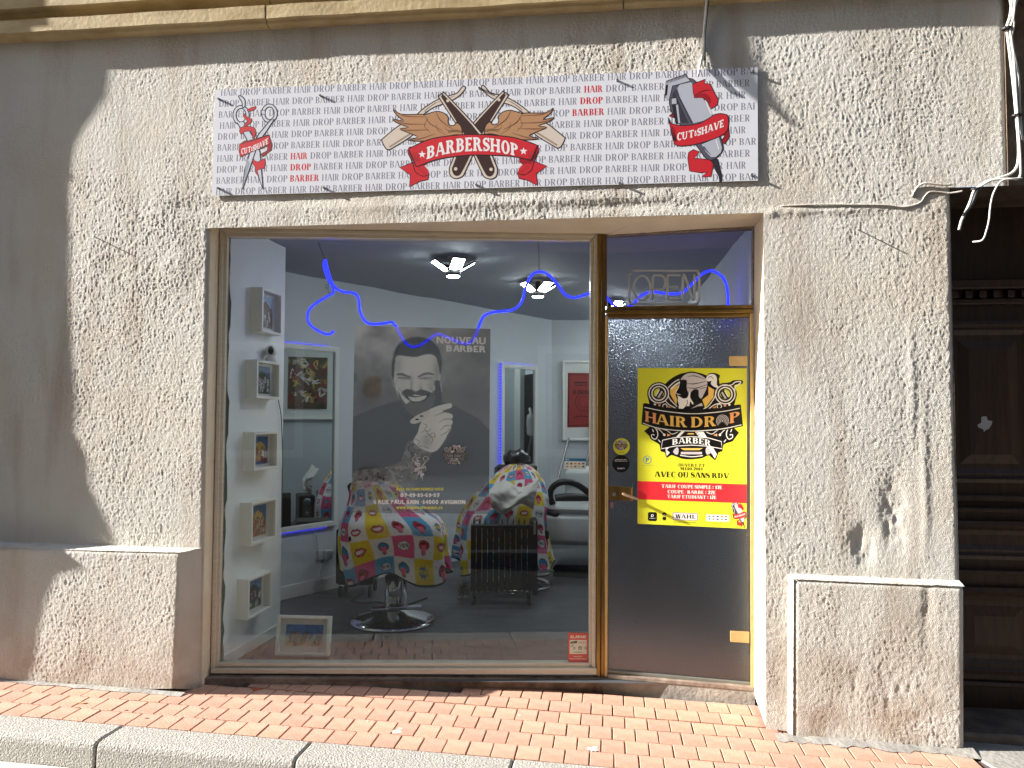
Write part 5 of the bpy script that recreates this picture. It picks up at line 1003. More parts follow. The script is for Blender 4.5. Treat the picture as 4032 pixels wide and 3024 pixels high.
def boxframe(c, X, Y, Z, w_, h_, dpt, cv_, nm, label, grp):
    """c: centre of back, X width, Y outward, Z up"""
    t = thing(nm, label, 'picture frame', c, grp); b = .018
    def bx(name, cx_, cz_, sx, sz): mb = MB(); mb.box(c+X*cx_+Z*cz_+Y*(dpt/2), sx, dpt, sz, X, Y, Z, ch=.002); mb.build(name, m_frame, t)
    bx('frame_side', -w_/2+b/2, 0, b, h_); bx('frame_side', w_/2-b/2, 0, b, h_); bx('frame_side', 0, h_/2-b/2, w_-2*b, b-.001); bx('frame_side', 0, -h_/2+b/2, w_-2*b, b-.001)
    mb = MB(); bo_ = dpt*.3; mb.box(c+Y*bo_, w_-2*b, .01, h_-2*b, X, Y, Z); mb.build('mat_board', m_white, t)
    pw, ph = (.66*w_, .72*h_) if cv_.h > cv_.w else (.70*w_, .54*h_); q = c+Y*(bo_+.0065)
    cv_.grid('photo', [q-X*pw/2+Z*ph/2, q+X*pw/2+Z*ph/2, q+X*pw/2-Z*ph/2, q-X*pw/2-Z*ph/2], m_photo, t)
    mb = MB(); mb.box(c+Y*(dpt*.8), w_-2*b, .002, h_-2*b, X, Y, Z); mb.build('picture_glass', m_picglass, t)
    return t
pier_front = (pA+PWn*.075, PWn)
for (s_, (rx, r0_, r1_), lb, cv_), zz in zip(SPECS, ZC):
    lx = {1026: 1026, 1013: 1010, 1004: 1004, 1002: 998, 995: 990}[s_[0]]
    a = P(lx, 1600, pier_front); b = P(rx, 1600, pier_front); D_ = a.y+4.39
    zt_ = P((lx+rx)/2, zz[0], (pA+PWn*.04, PWn)).z; zb_ = P((lx+rx)/2, zz[1], (pA+PWn*.04, PWn)).z; c = (a+b)/2-PWn*.075; c.z = (zt_+zb_)/2
    boxframe(c, PWd, PWn, ZU, (b-a).length, zt_-zb_, .075, cv_, 'box_frame', lb, 'white box frames on the left pier')
beach = group_photo(8, C(60, 110, 180), C(190, 176, 150), [C(150, 96, 70), C(130, 84, 64)], None, 64, 40)
cF = depth(4.72); pc = [P(x, y, cF) for x, y in ((1098, 2432), (1307, 2434), (1292, 2590), (1075, 2583))]; Xf = (pc[1]-pc[0]).normalized(); Zf_ = (pc[0]-pc[3]).normalized(); Yf = Xf.cross(Zf_).normalized()
if Yf.y > 0: Yf = -Yf
Zt = (ZU*.97+Vector((0, .2, 0))).normalized(); Xf = Vector((1, .0, -.02)).normalized(); Yf = Xf.cross(Zt).normalized()
ctr = sum(pc, Vector())/4; boxframe(ctr+Vector((0, .05, 0)), Xf, Yf, Zt, (pc[1]-pc[0]).length, (pc[0]-pc[3]).length*1.0, .055, beach, 'box_frame', 'white box frame leaning on the floor behind the window, group photo on a beach', 'white box frame on the floor')
# security camera on top of the second frame
sc_ = P(1066, 1425, (pA+PWn*.04, PWn)); cam_o = thing('security_camera', 'white ball security camera with black lens face on the second box frame', 'security camera', sc_)
mb = MB(); mb.lathe(sc_, [(.034, 0), (.036, .008), (.03, .03), (.018, .044)], 20); mb.build('camera_base', m_white, cam_o, True)
mb = MB(); bc = sc_+ZU*.072; pr_ = [(.037*math.sin(t), -.037*math.cos(t)) for t in np.linspace(.05, 3.09, 14)]; mb.lathe(bc, pr_, 20); mb.build('camera_ball', m_white, cam_o, True)
ld = (CAM-bc); ld.z = 0; ld.normalize(); lx_ = ld.cross(ZU)
mb = MB(); mb.lathe(bc+ld*.014, [(.021, 0), (.0205, .018), (.014, .0235), (.004, .0245)], 18, X=lx_, Y=ZU, Z=ld, sx=.9, sy=1.25); mb.build('lens_face', m_black, cam_o, True)
q = cr([tuple(P(x, y, (pA+PWn*o, PWn))) for x, y, o in [(1096, 1575, .02), (1106, 1630, .012), (1110, 1700, .012), (1113, 1800, .01), (1111, 1880, .01), (1108, 2080, .01)]], 5); mb = MB(); mb.tube(q, .003, 6); tag(mb.build('camera_cable', m_cabk), 'thin black cable hanging down the pier edge below the camera', 'cable')

# ---- wall mirrors on the oblique wall; what they show stands on the right side of the room
m_mirror = mat('mirror', C(196, 204, 206), .02, 1)
def lwp(px, py, o=.0): return P(px, py, (W0+Wn*o, Wn))
def mirror(px0, px1, pyt, pyb, label, fw=.045):
    a = lwp(px0, 1600, .03); b = lwp(px1, 1600, .03); a.z = b.z = 0; zt_ = lwp(px1, pyt, .03).z; zb_ = lwp(px1, pyb, .03).z
    t = thing('wall_mirror', label, 'mirror', (a+b)/2+ZU*zb_)
    L_ = (b-a).length; c = (a+b)/2; zc_ = (zt_+zb_)/2; H_ = zt_-zb_
    for nm, cx_, cz_, sx, sz in (('frame_side', -L_/2+fw/2, 0, fw, H_), ('frame_side', L_/2-fw/2, 0, fw, H_), ('frame_side', 0, H_/2-fw/2, L_-2*fw, fw-.001), ('frame_side', 0, -H_/2+fw/2, L_-2*fw, fw-.001)):
        mb = MB(); mb.box(c+Wd*cx_+ZU*(zc_+cz_)-Wn*.012, sx, .034, sz, Wd, Wn, ZU, ch=.004); mb.build(nm, m_white, t)
    mb = MB(); mb.box(c+ZU*zc_-Wn*.014, L_-2*fw, .006, H_-2*fw, Wd, Wn, ZU); mb.build('mirror_glass', m_mirror, t)
    return c, L_, zt_, zb_, a, b
c, L_, zt1, zb1, a1_, b1_ = mirror(1000, 1334, 1368, 2068, 'large wall mirror in a white frame beside the left pier')
for zz_, up_, lb in ((zt1, 1, 'blue light strip along the top of the large mirror'), (zb1, -1, 'blue light strip under the large mirror')):
    mb = MB(); mb.box(c+ZU*(zz_+up_*.004)-Wn*.024, L_-.2, .006, .005, Wd, Wn, ZU); tag(mb.build('light_strip', mat('blue_led_strip', C(20, 20, 60), .4, emit=((.03, .04, 1.0), .7))), lb, 'light strip', 'blue light strips round the mirrors')
c2, L2, zt2, zb2, a2_, b2_ = mirror(1975, 2116, 1442, 2080, 'narrow tall wall mirror with a blue lit left edge', .05)
ls = thing('light_strip', 'blue dotted light strip up the left edge of the narrow mirror', 'light strip', a2_+ZU*zb2, 'blue light strips round the mirrors')
nd = 56
for k in range(nd):
    mb = MB(); mb.box(a2_-Wd*.02+ZU*(zb2+(zt2-zb2)*(k+.5)/nd), .014, .012, (zt2-zb2)/nd*.55, Wd, Wn, ZU); mb.build('light_bead', MATS['blue_led_strip'], ls)
mb = MB(); mb.box(c2+ZU*(zt2+.004)-Wn*.024, L2-.1, .005, .004, Wd, Wn, ZU); mb.build('top_strip', MATS['blue_led_strip'], ls)
def PM(px, py, target, o=0.0):   # where the mirrored ray lands in the room
    d = ray(px, py); q = hit(CAM, d, (W0+Wn*.02, Wn)); n = Wn; d2 = d-2*d.dot(n)*n; return hit(q, d2, (target[0]+target[1]*o, target[1]))
ART = [PM(x, y, RW, .03) for x, y in ((1136, 1404), (1289, 1410), (1288, 1611), (1134, 1608))]   # in the mirror left edge is the far edge
ac = sum(ART, Vector())/4; aw = max(abs((p-ac).dot(Rd)) for p in ART)*2; ah = (max(p.z for p in ART)-min(p.z for p in ART))
art = Canvas(60, 80, C(96, 74, 58)); rr = random.Random(12)
for k in range(70): c_ = rr.choice([C(140, 40, 44), C(60, 90, 70), C(200, 170, 90), C(60, 50, 48), C(180, 180, 176), C(110, 80, 60), C(150, 60, 60)]); x, y = rr.uniform(0, 60), rr.uniform(0, 80); art.fill([(x+rr.uniform(-9, 9), y+rr.uniform(-9, 9)) for _ in range(5)], c_, .8, 2)
for k in range(16): x, y = rr.uniform(5, 50), rr.uniform(5, 70); art.stroke([(x+rr.uniform(-9, 9), y+rr.uniform(-9, 9)) for _ in range(4)], 1.4, rr.choice([C(214, 190, 110), C(30, 26, 26), C(220, 220, 214)]), 1, 4)
t = thing('framed_art', 'framed abstract graffiti style print in a wide white mount seen in the large mirror', 'picture', ac)
mb = MB(); mb.box(ac-Rn*.02, aw*1.5, .02, ah*1.34, Rd, Rn, ZU, ch=.003); mb.build('white_mount', m_white, t)
for s_ in (-1, 1):
    mb = MB(); mb.box(ac+Rd*(s_*aw*.76), .025, .05, ah*1.34, Rd, Rn, ZU); mb.build('frame_side', m_frame, t); mb = MB(); mb.box(ac+ZU*(s_*ah*.68), aw*1.5, .05, .025, Rd, Rn, ZU); mb.build('frame_side', m_frame, t)
q = ac+Rn*.002; art.grid('art_print', [q+Rd*aw/2+ZU*ah/2, q-Rd*aw/2+ZU*ah/2, q-Rd*aw/2-ZU*ah/2, q+Rd*aw/2-ZU*ah/2], m_photo, t)
# counter with speakers under it
SPK = (R0+Rn*.55, Rn)
def speaker(px0, px1, py0, py1, label, pl_):
    p = [PM(x, y, pl_) for x, y in ((px0, py0), (px1, py0), (px1, py1), (px0, py1))]; c = sum(p, Vector())/4; w_ = abs((p[1]-p[0]).dot(Rd)); h_ = abs(p[0].z-p[3].z)
    t = thing('speaker', label, 'speaker', c-ZU*h_/2); mb = MB(); mb.box(c-Rn*.16, w_, .32, h_, Rd, Rn, ZU, ch=.012); mb.build('speaker_box', m_black, t)
    mb = MB(); mb.box(c+Rn*.003+ZU*-.02, w_*.55, .008, h_*.8, Rd, Rn, ZU, ch=.003); mb.build('front_panel', mat('dark_grey_panel', C(70, 72, 76), .4), t)
    for dz, rd_ in ((h_*.28, w_*.26), (-h_*.1, w_*.15), (-h_*.32, w_*.15)):
        mb = MB(); mb.lathe(c+Rn*.007+ZU*dz, [(rd_, 0), (rd_*.96, .012), (rd_*.5, .02), (.002, .022)], 18, X=Rd, Y=ZU, Z=Rn); mb.build('dial', m_steel, t, True)
    return c, h_
sc1, sh1 = speaker(1178, 1240, 1950, 2072, 'black speaker with silver dials seen in the large mirror', SPK); speaker(1262, 1310, 1938, 2060, 'second black speaker at the right edge of the large mirror', SPK)
ct = thing('counter', 'low dark counter carrying the speakers on the right side of the room', 'counter', sc1-ZU*sh1/2)
mb = MB(); zc_ = sc1.z-sh1/2; qq = R0+Rd*((sc1-R0).dot(Rd))+Rn*.38; mb.box(Vector((qq.x, qq.y, zc_-.02)), 1.5, .5, .04, Rd, Rn, ZU, ch=.004); mb.build('counter_top', m_black, ct)
for s_ in (-1, 1): mb = MB(); mb.box(Vector((qq.x, qq.y, 0))+Rd*s_*.7+ZU*((zc_-.04+Zf)/2), .04, .46, zc_-.04-Zf, Rd, Rn, ZU); mb.build('counter_side', m_black, ct)
# door, dark opening and ladder reflected in the narrow mirror
db = BW
dl = [PM(x, 1700, db, .02) for x in (1992, 2030, 2042, 2062, 2098)]
t = thing('inner_door', 'grey inner door with a steel handle seen in the narrow mirror', 'door', Vector((dl[0].x, dl[0].y, Zf)))
xs = sorted([p.x for p in dl])
def bwbox(name, x0, x1, z0, z1, th, m, par): mb = MB(); mb.box(((x0+x1)/2, DBK-4.39-th/2, (z0+z1)/2), abs(x1-x0), th, z1-z0, ch=.004); return mb.build(name, m, par)
print('door xs', [round(v, 2) for v in xs], 'art', [round(v, 2) for v in ac])
bwbox('door_leaf', xs[3]-.02, min(xs[4]+.6, 2.4), Zf, 2.12, .05, m_intwall, t); bwbox('door_casing', xs[1], xs[3]-.025, Zf, 2.16, .07, m_white, t)
bwbox('dark_opening', xs[0]-.3, xs[1]-.005, Zf, 2.05, .012, m_rubber, t)
hz = PM(2018, 1720, db, .06); mb = MB(); mb.tube([hz, hz+Vector((0, -.04, 0)), hz+Vector((.1, -.04, 0))], .008, 8); mb.build('handle', m_steel, t); mb = MB(); mb.box(hz+Vector((0, .0, -.03)), .035, .01, .22, ch=.003); mb.build('handle_plate', m_steel, t)
tw = PM(2088, 1640, db, .12); mb = MB(); mb.tube(cr([tuple(tw+Vector(v)) for v in ((0.02, 0, .1), (-.03, 0, .04), (0, 0, -.1), (-.02, 0, -.25))], 4), [.02]*5+[.05]*4+[.045]*3+[.01], 8); tag(mb.build('hanging_cloth', m_white, None, True), 'white cloth hanging in the dark opening seen in the narrow mirror', 'cloth')
lad = thing('step_ladder', 'aluminium step ladder leaning in the dark opening seen in the narrow mirror', 'ladder', PM(2060, 1890, db, .14))
for dx in (0, .28):
    a = PM(2092, 1720, db, .14)-Vector((dx, 0, 0)); b = PM(2058, 1900, db, .3)-Vector((dx, 0, 0)); mb = MB(); mb.tube([a, b], .014, 6); mb.build('ladder_rail', m_steel, lad)
# red framed print on the back wall
fr = [P(x, y, off(BW, .03)) for x, y in ((2216, 1420), (2400, 1420), (2400, 1735), (2214, 1735))]; t = thing('framed_print', 'red poster in a white frame on the back wall at the right of the window', 'picture', (fr[2]+fr[3])/2)
c = sum(fr, Vector())/4; w_, h_ = fr[1].x-fr[0].x, fr[0].z-fr[3].z
mb = MB(); mb.box(c+Vector((0, .015, 0)), w_-.04, .02, h_-.04); mb.build('white_mount', m_white, t)
for s_ in (-1, 1): mb = MB(); mb.box(c+Vector((s_*(w_/2-.012), .006, 0)), .024, .04, h_, ch=.003); mb.build('frame_side', m_frame, t); mb = MB(); mb.box(c+Vector((0, .006, s_*(h_/2-.012))), w_-.05, .04, .023, ch=.003); mb.build('frame_side', m_frame, t)
e = Print(); rp_ = lambda x, y: P(1850+x/2.552, 1250+y/2.552, off(BW, .026)); RR = C(150, 50, 46)
e.fill([(985, 556), (1340, 560), (1340, 1100), (978, 1106)], RR); e.stroke([(996, 575), (1330, 580), (1330, 1078), (990, 1086)], 10, C(50, 18, 20), closed=True)
e.stroke([(1050, 655), (1180, 655)], 14, C(60, 22, 24)); e.stroke([(1050, 680), (1180, 680)], 10, C(60, 22, 24)); e.ring(1150, 850, 90, 6, C(70, 26, 26)); e.ring(1150, 850, 60, 5, C(70, 26, 26)); e.stroke([(1040, 1010), (1120, 990), (1260, 1010)], 8, C(70, 26, 26), 3); e.text('BARBER', 1040, 730, 1260, 770, C(70, 26, 26), .2, .14, 0)
e.build('red_sheet', rp_, Vector((0, -1, 0)), m_print, t)
# gold mask on the wall
gm = lwp(1467, 1525, .0); t = thing('gold_mask', 'small gold lion style mask with a ring on the wall, seen through the film', 'wall ornament', gm)
m_gold = mat('old_gold', C(176, 134, 50), .35, .9); mb = MB()
mb.lathe(gm+Wn*.02, [(.07, -.02), (.066, .0), (.045, .022), (.012, .032)], 18, X=Wd, Y=ZU, Z=Wn, sx=1, sy=1.1)
for k in range(11): a = math.pi*(k/10)*1.5-.78; mb.lathe(gm+Wd*.085*math.cos(a)+ZU*.085*math.sin(a)+Wn*.012, [(.022, -.01), (.02, .01), (.006, .02)], 8, X=Wd, Y=ZU, Z=Wn)
for s_ in (-1, 1): mb.lathe(gm+Wd*.028*s_+ZU*.018+Wn*.045, [(.014, 0), (.008, .008)], 8, X=Wd, Y=ZU, Z=Wn)
mb.tube([gm+ZU*.03+Wn*.052, gm-ZU*.02+Wn*.062], .012, 8); mb.build('mask_face', m_gold, t)
mb = MB(); q = [gm-ZU*.1+Wn*.03+Wd*.04*math.cos(a)+ZU*.045*math.sin(a) for a in np.linspace(0, 6.283, 17)]; mb.tube(q, .006, 6); mb.build('ring', m_gold, t, True)

# ---- ceiling lamps
def ceil_pt(px, py): return P(px, py, (Vector((0, 0, Zc)), -ZU))
m_led = mat('lamp_led', C(240, 246, 250), .3, emit=((.92, .97, 1.0), 24)); m_lampb = mat('lamp_black', C(20, 20, 22), .4)
def lamp(px, py, rot, label):
    c = ceil_pt(px, py); t = thing('ceiling_lamp', label, 'ceiling lamp', c, 'folding ceiling lamps'); s_ = 1.0
    mb = MB(); mb.lathe(c-ZU*.0, [(.05, -.012), (.05, 0)], 18); mb.build('ceiling_rose', m_white, t, True)
    mb = MB(); mb.lathe(c-ZU*.14, [(.05, 0), (.055, .02), (.05, .05), (.022, .06), (.02, .135)], 18); mb.build('hub', m_lampb, t, True)
    mb = MB(); mb.lathe(c-ZU*.146, [(.002, 0), (.045, 0), (.047, .006)][::1], 18); mb.build('round_light', m_led, t)
    for k in range(4):
        a = rot+k*math.pi/2; X_ = Vector((math.cos(a), math.sin(a), .62)).normalized(); Y_ = Vector((-math.sin(a), math.cos(a), 0)); Z_ = X_.cross(Y_).normalized()
        pc_ = c-ZU*.125+X_*.118; mb = MB(); mb.box(pc_, .125, .10, .014, X_, Y_, Z_, ch=.004); pn = mb.build('lamp_panel', m_lampb, t)
        for j in (-1, 0, 1): mb = MB(); mb.box(pc_-Z_*.0085+Y_*j*.031, .108, .024, .003, X_, Y_, Z_); mb.build('light_tube', m_led, pn)
lamp(1785, 1012, .35, 'nearest folding ceiling lamp with four lit panels, left of the blue tube peak'); lamp(2118, 1103, .6, 'second folding ceiling lamp behind the peak of the blue tube'); lamp(2402, 1178, .5, 'farthest folding ceiling lamp, half hidden by the brass post')
lamp(2585, 1228, .2, 'ceiling lamp behind the frosted door, showing only as a blurred glow at its top')
# ---- blue neon rope hanging behind the glass
m_cord = mat('thin_cord', C(90, 84, 84), .6)
RPp = depth(4.98); R3 = lambda pts: cr([tuple(P(x, y, RPp)) for x, y in pts], 5)
rope = [(1281, 1022), (1290, 1060), (1300, 1095), (1316, 1128), (1347, 1148), (1387, 1153), (1408, 1166), (1414, 1189), (1416, 1218), (1427, 1247), (1441, 1267), (1466, 1276), (1506, 1274), (1542, 1269), (1558, 1283), (1571, 1308), (1593, 1345), (1615, 1363), (1636, 1365), (1662, 1355), (1700, 1328), (1722, 1315), (1754, 1324), (1800, 1344), (1832, 1354), (1855, 1346), (1873, 1320), (1883, 1293), (1893, 1266), (1907, 1243), (1934, 1231), (1973, 1226), (2011, 1222), (2038, 1208), (2057, 1181), (2065, 1151), (2077, 1112), (2096, 1081), (2123, 1070), (2150, 1076), (2180, 1101), (2203, 1131), (2226, 1160), (2257, 1172), (2288, 1166), (2330, 1152), (2360, 1154), (2386, 1170), (2415, 1199), (2450, 1216), (2484, 1203), (2505, 1184), (2524, 1165), (2552, 1152), (2581, 1150), (2618, 1155), (2657, 1157), (2690, 1150), (2715, 1128), (2740, 1103), (2762, 1081), (2784, 1069), (2809, 1067), (2834, 1081), (2853, 1103), (2863, 1139), (2867, 1201), (2868, 1300)]
t = thing('neon_rope', 'long glowing blue neon rope hanging in waves behind the window and transom', 'neon light', P(2123, 1062, RPp))
mb = MB(); mb.tube(R3(rope), .0088, 8); mb.build('lit_tube', m_blue, t, True)
mb = MB(); mb.tube(R3([(1277, 1024), (1276, 1050), (1288, 1090), (1306, 1125), (1314, 1146), (1307, 1157), (1282, 1171), (1246, 1193), (1221, 1215), (1211, 1243), (1217, 1272), (1239, 1294), (1268, 1310), (1296, 1316), (1315, 1303)]), .008, 8); mb.build('lit_tube', m_blue, t, True)
for a, b in (((1253, 954), (1278, 1020)), ((2121, 936), (2123, 1066))): mb = MB(); mb.tube([ceil_pt(*a) if a[0] == 1253 else P(*a, RPp)+ZU*.02, P(*b, RPp)], .0018, 5); mb.build('hanging_cord', m_cord, t)
mb = MB(); mb.tube(R3([(1290, 1105), (1293, 1122), (1284, 1136), (1281, 1124), (1292, 1122), (1292, 1150), (1305, 1156)]), .0018, 5); mb.build('loose_cord', m_cord, t)

# ---- barber chairs under printed capes
PINK, YLW, BLU, WH = C(214, 84, 130), C(226, 196, 40), C(88, 158, 196), C(226, 224, 220); LR = C(190, 30, 50); DKL = C(50, 14, 26)
cells = [[WH, YLW, WH, BLU, WH, PINK], [YLW, WH, PINK, WH, YLW, WH], [PINK, BLU, WH, YLW, WH, BLU], [WH, PINK, WH, BLU, WH, YLW], [BLU, WH, YLW, WH, PINK, WH], [WH, YLW, WH, PINK, WH, BLU]]
cs = 44; pat = Canvas(6*cs, 6*cs, WH)
def motif(kind, x, y, s_):
    T_ = lambda p: [(x+a*s_, y+b*s_) for a, b in p]
    if kind == 0: pat.fill(T_([(-14, 0), (-8, -7), (-3, -8), (0, -6), (4, -8), (9, -6), (14, 0), (8, 8), (0, 10), (-8, 7)]), DKL, sm=3); pat.fill(T_([(-12, 0), (-7, -6), (0, -4), (8, -5), (12, 0), (7, 7), (0, 8), (-7, 6)]), C(214, 60, 90), sm=3); pat.fill(T_([(-9, -1), (0, -2), (9, -1), (5, 4), (-5, 4)]), WH, sm=3)
    if kind == 1: pat.fill(T_([(-12, -4), (-6, -12), (2, -13), (11, -6), (12, 4), (6, 9), (4, 16), (-3, 17), (-6, 8), (-11, 4)]), DKL, sm=3); pat.fill(T_([(-10, -4), (-5, -10), (2, -11), (9, -5), (9, 3), (-9, 3)]), LR, sm=3); pat.fill(T_([(-6, -5), (2, -7), (6, -3), (-5, -1)]), C(20, 10, 14), sm=2); pat.fill(T_([(-6, 0), (5, 0), (6, 8), (3, 14), (-2, 15), (-5, 8)]), C(226, 96, 130), sm=3)
    if kind == 2: pat.fill(T_([(-12, -4), (-6, -12), (2, -13), (11, -6), (12, 4), (6, 9), (4, 16), (-3, 17), (-6, 8), (-11, 4)]), DKL, sm=3); pat.fill(T_([(-10, -4), (-5, -10), (2, -11), (9, -5), (9, 3), (-9, 3)]), C(60, 130, 170), sm=3); pat.fill(T_([(-6, 0), (5, 0), (6, 8), (3, 14), (-2, 15), (-5, 8)]), C(226, 96, 130), sm=3)
    if kind in (3, 4, 5): pat.ell(x, y, 14*s_, 10*s_, DKL); pat.ell(x, y, 12.5*s_, 8.5*s_, WH); pat.text({3: 'BLAH', 4: 'POW', 5: 'YES!'}[kind], x-10*s_, y-4*s_, x+10*s_, y+4*s_, DKL, .28, .2)
    if kind == 6: pat.fill([(x+14*s_*(1 if k % 2 else .6)*math.cos(k*.393), y+14*s_*(1 if k % 2 else .6)*math.sin(k*.393)) for k in range(16)], C(40, 100, 130)); pat.text('POW', x-9*s_, y-4*s_, x+9*s_, y+4*s_, YLW, .3, .22)
kinds = [[0, 0, 1, 1, 6, 5], [0, 2, 5, 1, 0, 2], [1, 3, 2, 6, 1, 0], [1, 5, 0, 1, 2, 0], [0, 6, 1, 5, 1, 2], [1, 0, 4, 2, 0, 1]]
for r_ in range(6):
    for c_ in range(6):
        pat.fill([(c_*cs, r_*cs), (c_*cs+cs, r_*cs), (c_*cs+cs, r_*cs+cs), (c_*cs, r_*cs+cs)], cells[r_][c_])
        x, y = c_*cs+cs/2, r_*cs+cs/2; motif(kinds[r_][c_], x, y, .95)
        for a in (.6, 2.2, 3.7, 5.3): pat.stroke([(x+17*math.cos(a), y+17*math.sin(a)), (x+20*math.cos(a), y+20*math.sin(a))], 1, DKL, .8)
pat.blur(1)
def sample(uv): # tiled pattern colour
    x = (uv[..., 0] % 1)*(pat.w-1); y = (uv[..., 1] % 1)*(pat.h-1); xi = x.astype(int); yi = y.astype(int); return pat.a[yi, xi]
def cape(name, keys, label, dirf, squ=.122, off_=(0, 0), nfold=9, seed=0, hem=.045, grp='printed capes over the barber chairs', lean=None):
    """keys: rows (z, cx, cy, rx, ry) from top to hem; dirf heading of the front"""
    nv, nu = 190, 360; K_ = np.array(keys, float); t_ = np.linspace(0, 1, len(K_)); tt = np.linspace(0, 1, nv)
    cub = lambda j: np.array([p[0] for p in cr([(K_[i, j], 0) for i in range(len(K_))], 40)])
    Z_, CX, CY, RX, RY = [np.interp(tt, np.linspace(0, 1, len(cub(j))), cub(j)) for j in range(5)]
    th = np.linspace(-math.pi, math.pi, nu)[None, :]; Tn = tt[:, None]
    fold = np.clip((Tn-.45)/.55, 0, 1)**1.2; nz = vn(np.cos(th)*2.3+7+0*Tn, np.sin(th)*2.3+7+Tn*.8, seed)
    ff = np.sin(th*nfold+5*nz+seed)*.55+np.sin(th*nfold*.53+3+4*nz)*.6
    rad = 1+fold*.15*ff+.03*np.clip(Tn/.3, 0, 1)*(vn(th*3+9, Tn*7, seed+1)-.5)
    sq = 1/(np.abs(np.cos(th))**3.2+np.abs(np.sin(th))**3.2)**(1/3.2); sq = 1+(sq-1)*np.clip((Tn-.25)/.25, 0, 1)*.6
    x = RX[:, None]*rad*sq*np.sin(th); y = -RY[:, None]*rad*sq*np.cos(th)
    ca, sa = math.cos(dirf), math.sin(dirf); Xw = CX[:, None]+x*ca-y*sa; Yw = CY[:, None]+x*sa+y*ca
    cor = np.abs(np.sin(2*th+.5))**2; Zw = Z_[:, None]-np.clip((Tn-.75)/.25, 0, 1)*hem*2.2*cor+.012*(vn(th*4+3, Tn*9, seed+5)-.5)*np.clip(Tn*3, 0, 1)
    dp = np.concatenate([[0], np.cumsum(np.hypot(np.diff(Z_), np.diff(RX)))]); per = 6*squ
    uu_ = th*.34/per*1.05+off_[0]+0*Tn; vv_ = (dp[:, None]/per)+off_[1]+0*th
    uu_ = uu_+.02*np.sin(vv_*9+th*2); vv_ = vv_+.035*np.sin(th*2.4+1)
    colr = sample(np.stack([uu_, vv_], -1)).copy(); colr[..., 3] = 1; colr[-4:, :, :3] = C(24, 22, 26)
    t = gridmesh(name, np.stack([Xw, Yw, Zw], -1), m_cloth, None, colr); sdm = t.modifiers.new('thickness', 'SOLIDIFY'); sdm.thickness = .003; return tag(t, label, 'cape', grp)
D1 = 5.50; X1 = lambda px, D=D1: (px-2016)/F*D
def chair(cx, cyD, rot, label, hx, hyD, hz, grp='barber chairs'):
    y = cyD-4.39; c = Vector((cx, y, Zf)); t = thing('barber_chair', label, 'barber chair', c, grp)
    fd = Vector((math.sin(rot), -math.cos(rot), 0)); sd_ = Vector((math.cos(rot), math.sin(rot), 0))
    mb = MB(); mb.lathe(c, [(.30, 0), (.302, .012), (.285, .022), (.25, .035), (.15, .062), (.085, .082), (.07, .09)], 48); mb.build('round_base', m_chrome, t, True); 
    mb = MB(); mb.lathe(c+ZU*.085, [(.062, 0), (.062, .24), (.045, .25), (.045, .3)], 28); mb.build('column', m_chrome, t, True)
    mb = MB(); mb.tube([c+ZU*.12-sd_*.03, c+ZU*.14+sd_*.1+fd*.12, c+ZU*.2+sd_*.22+fd*.2], .007, 8); mb.build('pump_lever', m_black, t, True)
    for s_ in (-1, 1): mb = MB(); mb.tube([c+ZU*.36+fd*.2+sd_*.06*s_, c+ZU*.19+fd*.36+sd_*.06*s_], .011, 10); mb.build('footrest_bar', m_chrome, t, True)
    mb = MB(); f_ = c+ZU*.185+fd*.38; mb.box(f_, .34, .07, .018, sd_, fd, ZU, ch=.006); mb.box(f_+ZU*.012, .12, .10, .012, sd_, fd, ZU, ch=.005); mb.build('footrest', m_chrome, t)
    mb = MB(); mb.box(c+ZU*.45, .42, .40, .12, sd_, fd, ZU, ch=.03); auto_smooth(mb.build('seat', m_black, t))
    bd = (Vector((hx, hyD-4.39, hz))-(c+ZU*.48-fd*.2)).normalized(); bc_ = (c+ZU*.48-fd*.2+Vector((hx, hyD-4.39, hz)))/2; bn = sd_.cross(bd)
    mb = MB(); mb.box(bc_, .38, .09, (Vector((hx, hyD-4.39, hz))-(c+ZU*.48-fd*.2)).length*.84, sd_, bn, bd, ch=.025); auto_smooth(mb.build('backrest', m_black, t))
    for s_ in (-1, 1): mb = MB(); mb.box(c+ZU*.62+sd_*s_*.29, .06, .34, .05, sd_, fd, ZU, ch=.015); auto_smooth(mb.build('armrest', m_black, t))
    hc = Vector((hx, hyD-4.39, hz)); mb = MB(); pr_ = [(.115*math.sin(a)**.8, -.085*math.cos(a)) for a in np.linspace(.06, 3.08, 16)]; mb.lathe(hc, pr_, 26, X=sd_, Y=fd, sx=1.12, sy=.85)
    mb.v = [tuple(Vector(v)+Vector(v).normalized()*0+Vector((0, 0, .012*math.sin(v[0]*60)*math.cos(v[2]*45)))) for v in mb.v]; mb.build('wrapped_headrest', mat('plastic_wrapped_black', C(34, 34, 38), .18, bump=(40, .8, .01), coat=.4), t, True)
    return c, fd, sd_
z_of = lambda py, D: 1.5+(1637-py)/F*D
chair(X1(1556, 5.56), 5.56, .22, 'front barber chair on a round chrome base, under a cape printed with lips', X1(1462, 5.86), 5.86, z_of(1880, 5.86))
def keyrow(D, rows): return [(z_of(py, D), X1((xl+xr)/2, D), D-4.39, (xr-xl)/2/F*D, (xr-xl)/2/F*D*k) for py, xl, xr, k in rows]
cape('printed_cape', keyrow(5.62, [(1893, 1425, 1500, .9), (1905, 1390, 1560, .75), (1960, 1380, 1622, .8), (2010, 1366, 1690, .85), (2050, 1354, 1742, .9), (2105, 1352, 1766, .84), (2165, 1362, 1772, .82), (2225, 1378, 1782, .82)]), 'cape with lips and speech bubbles in bright squares over the front chair', .15, off_=(.37, .52), seed=3, squ=.133)
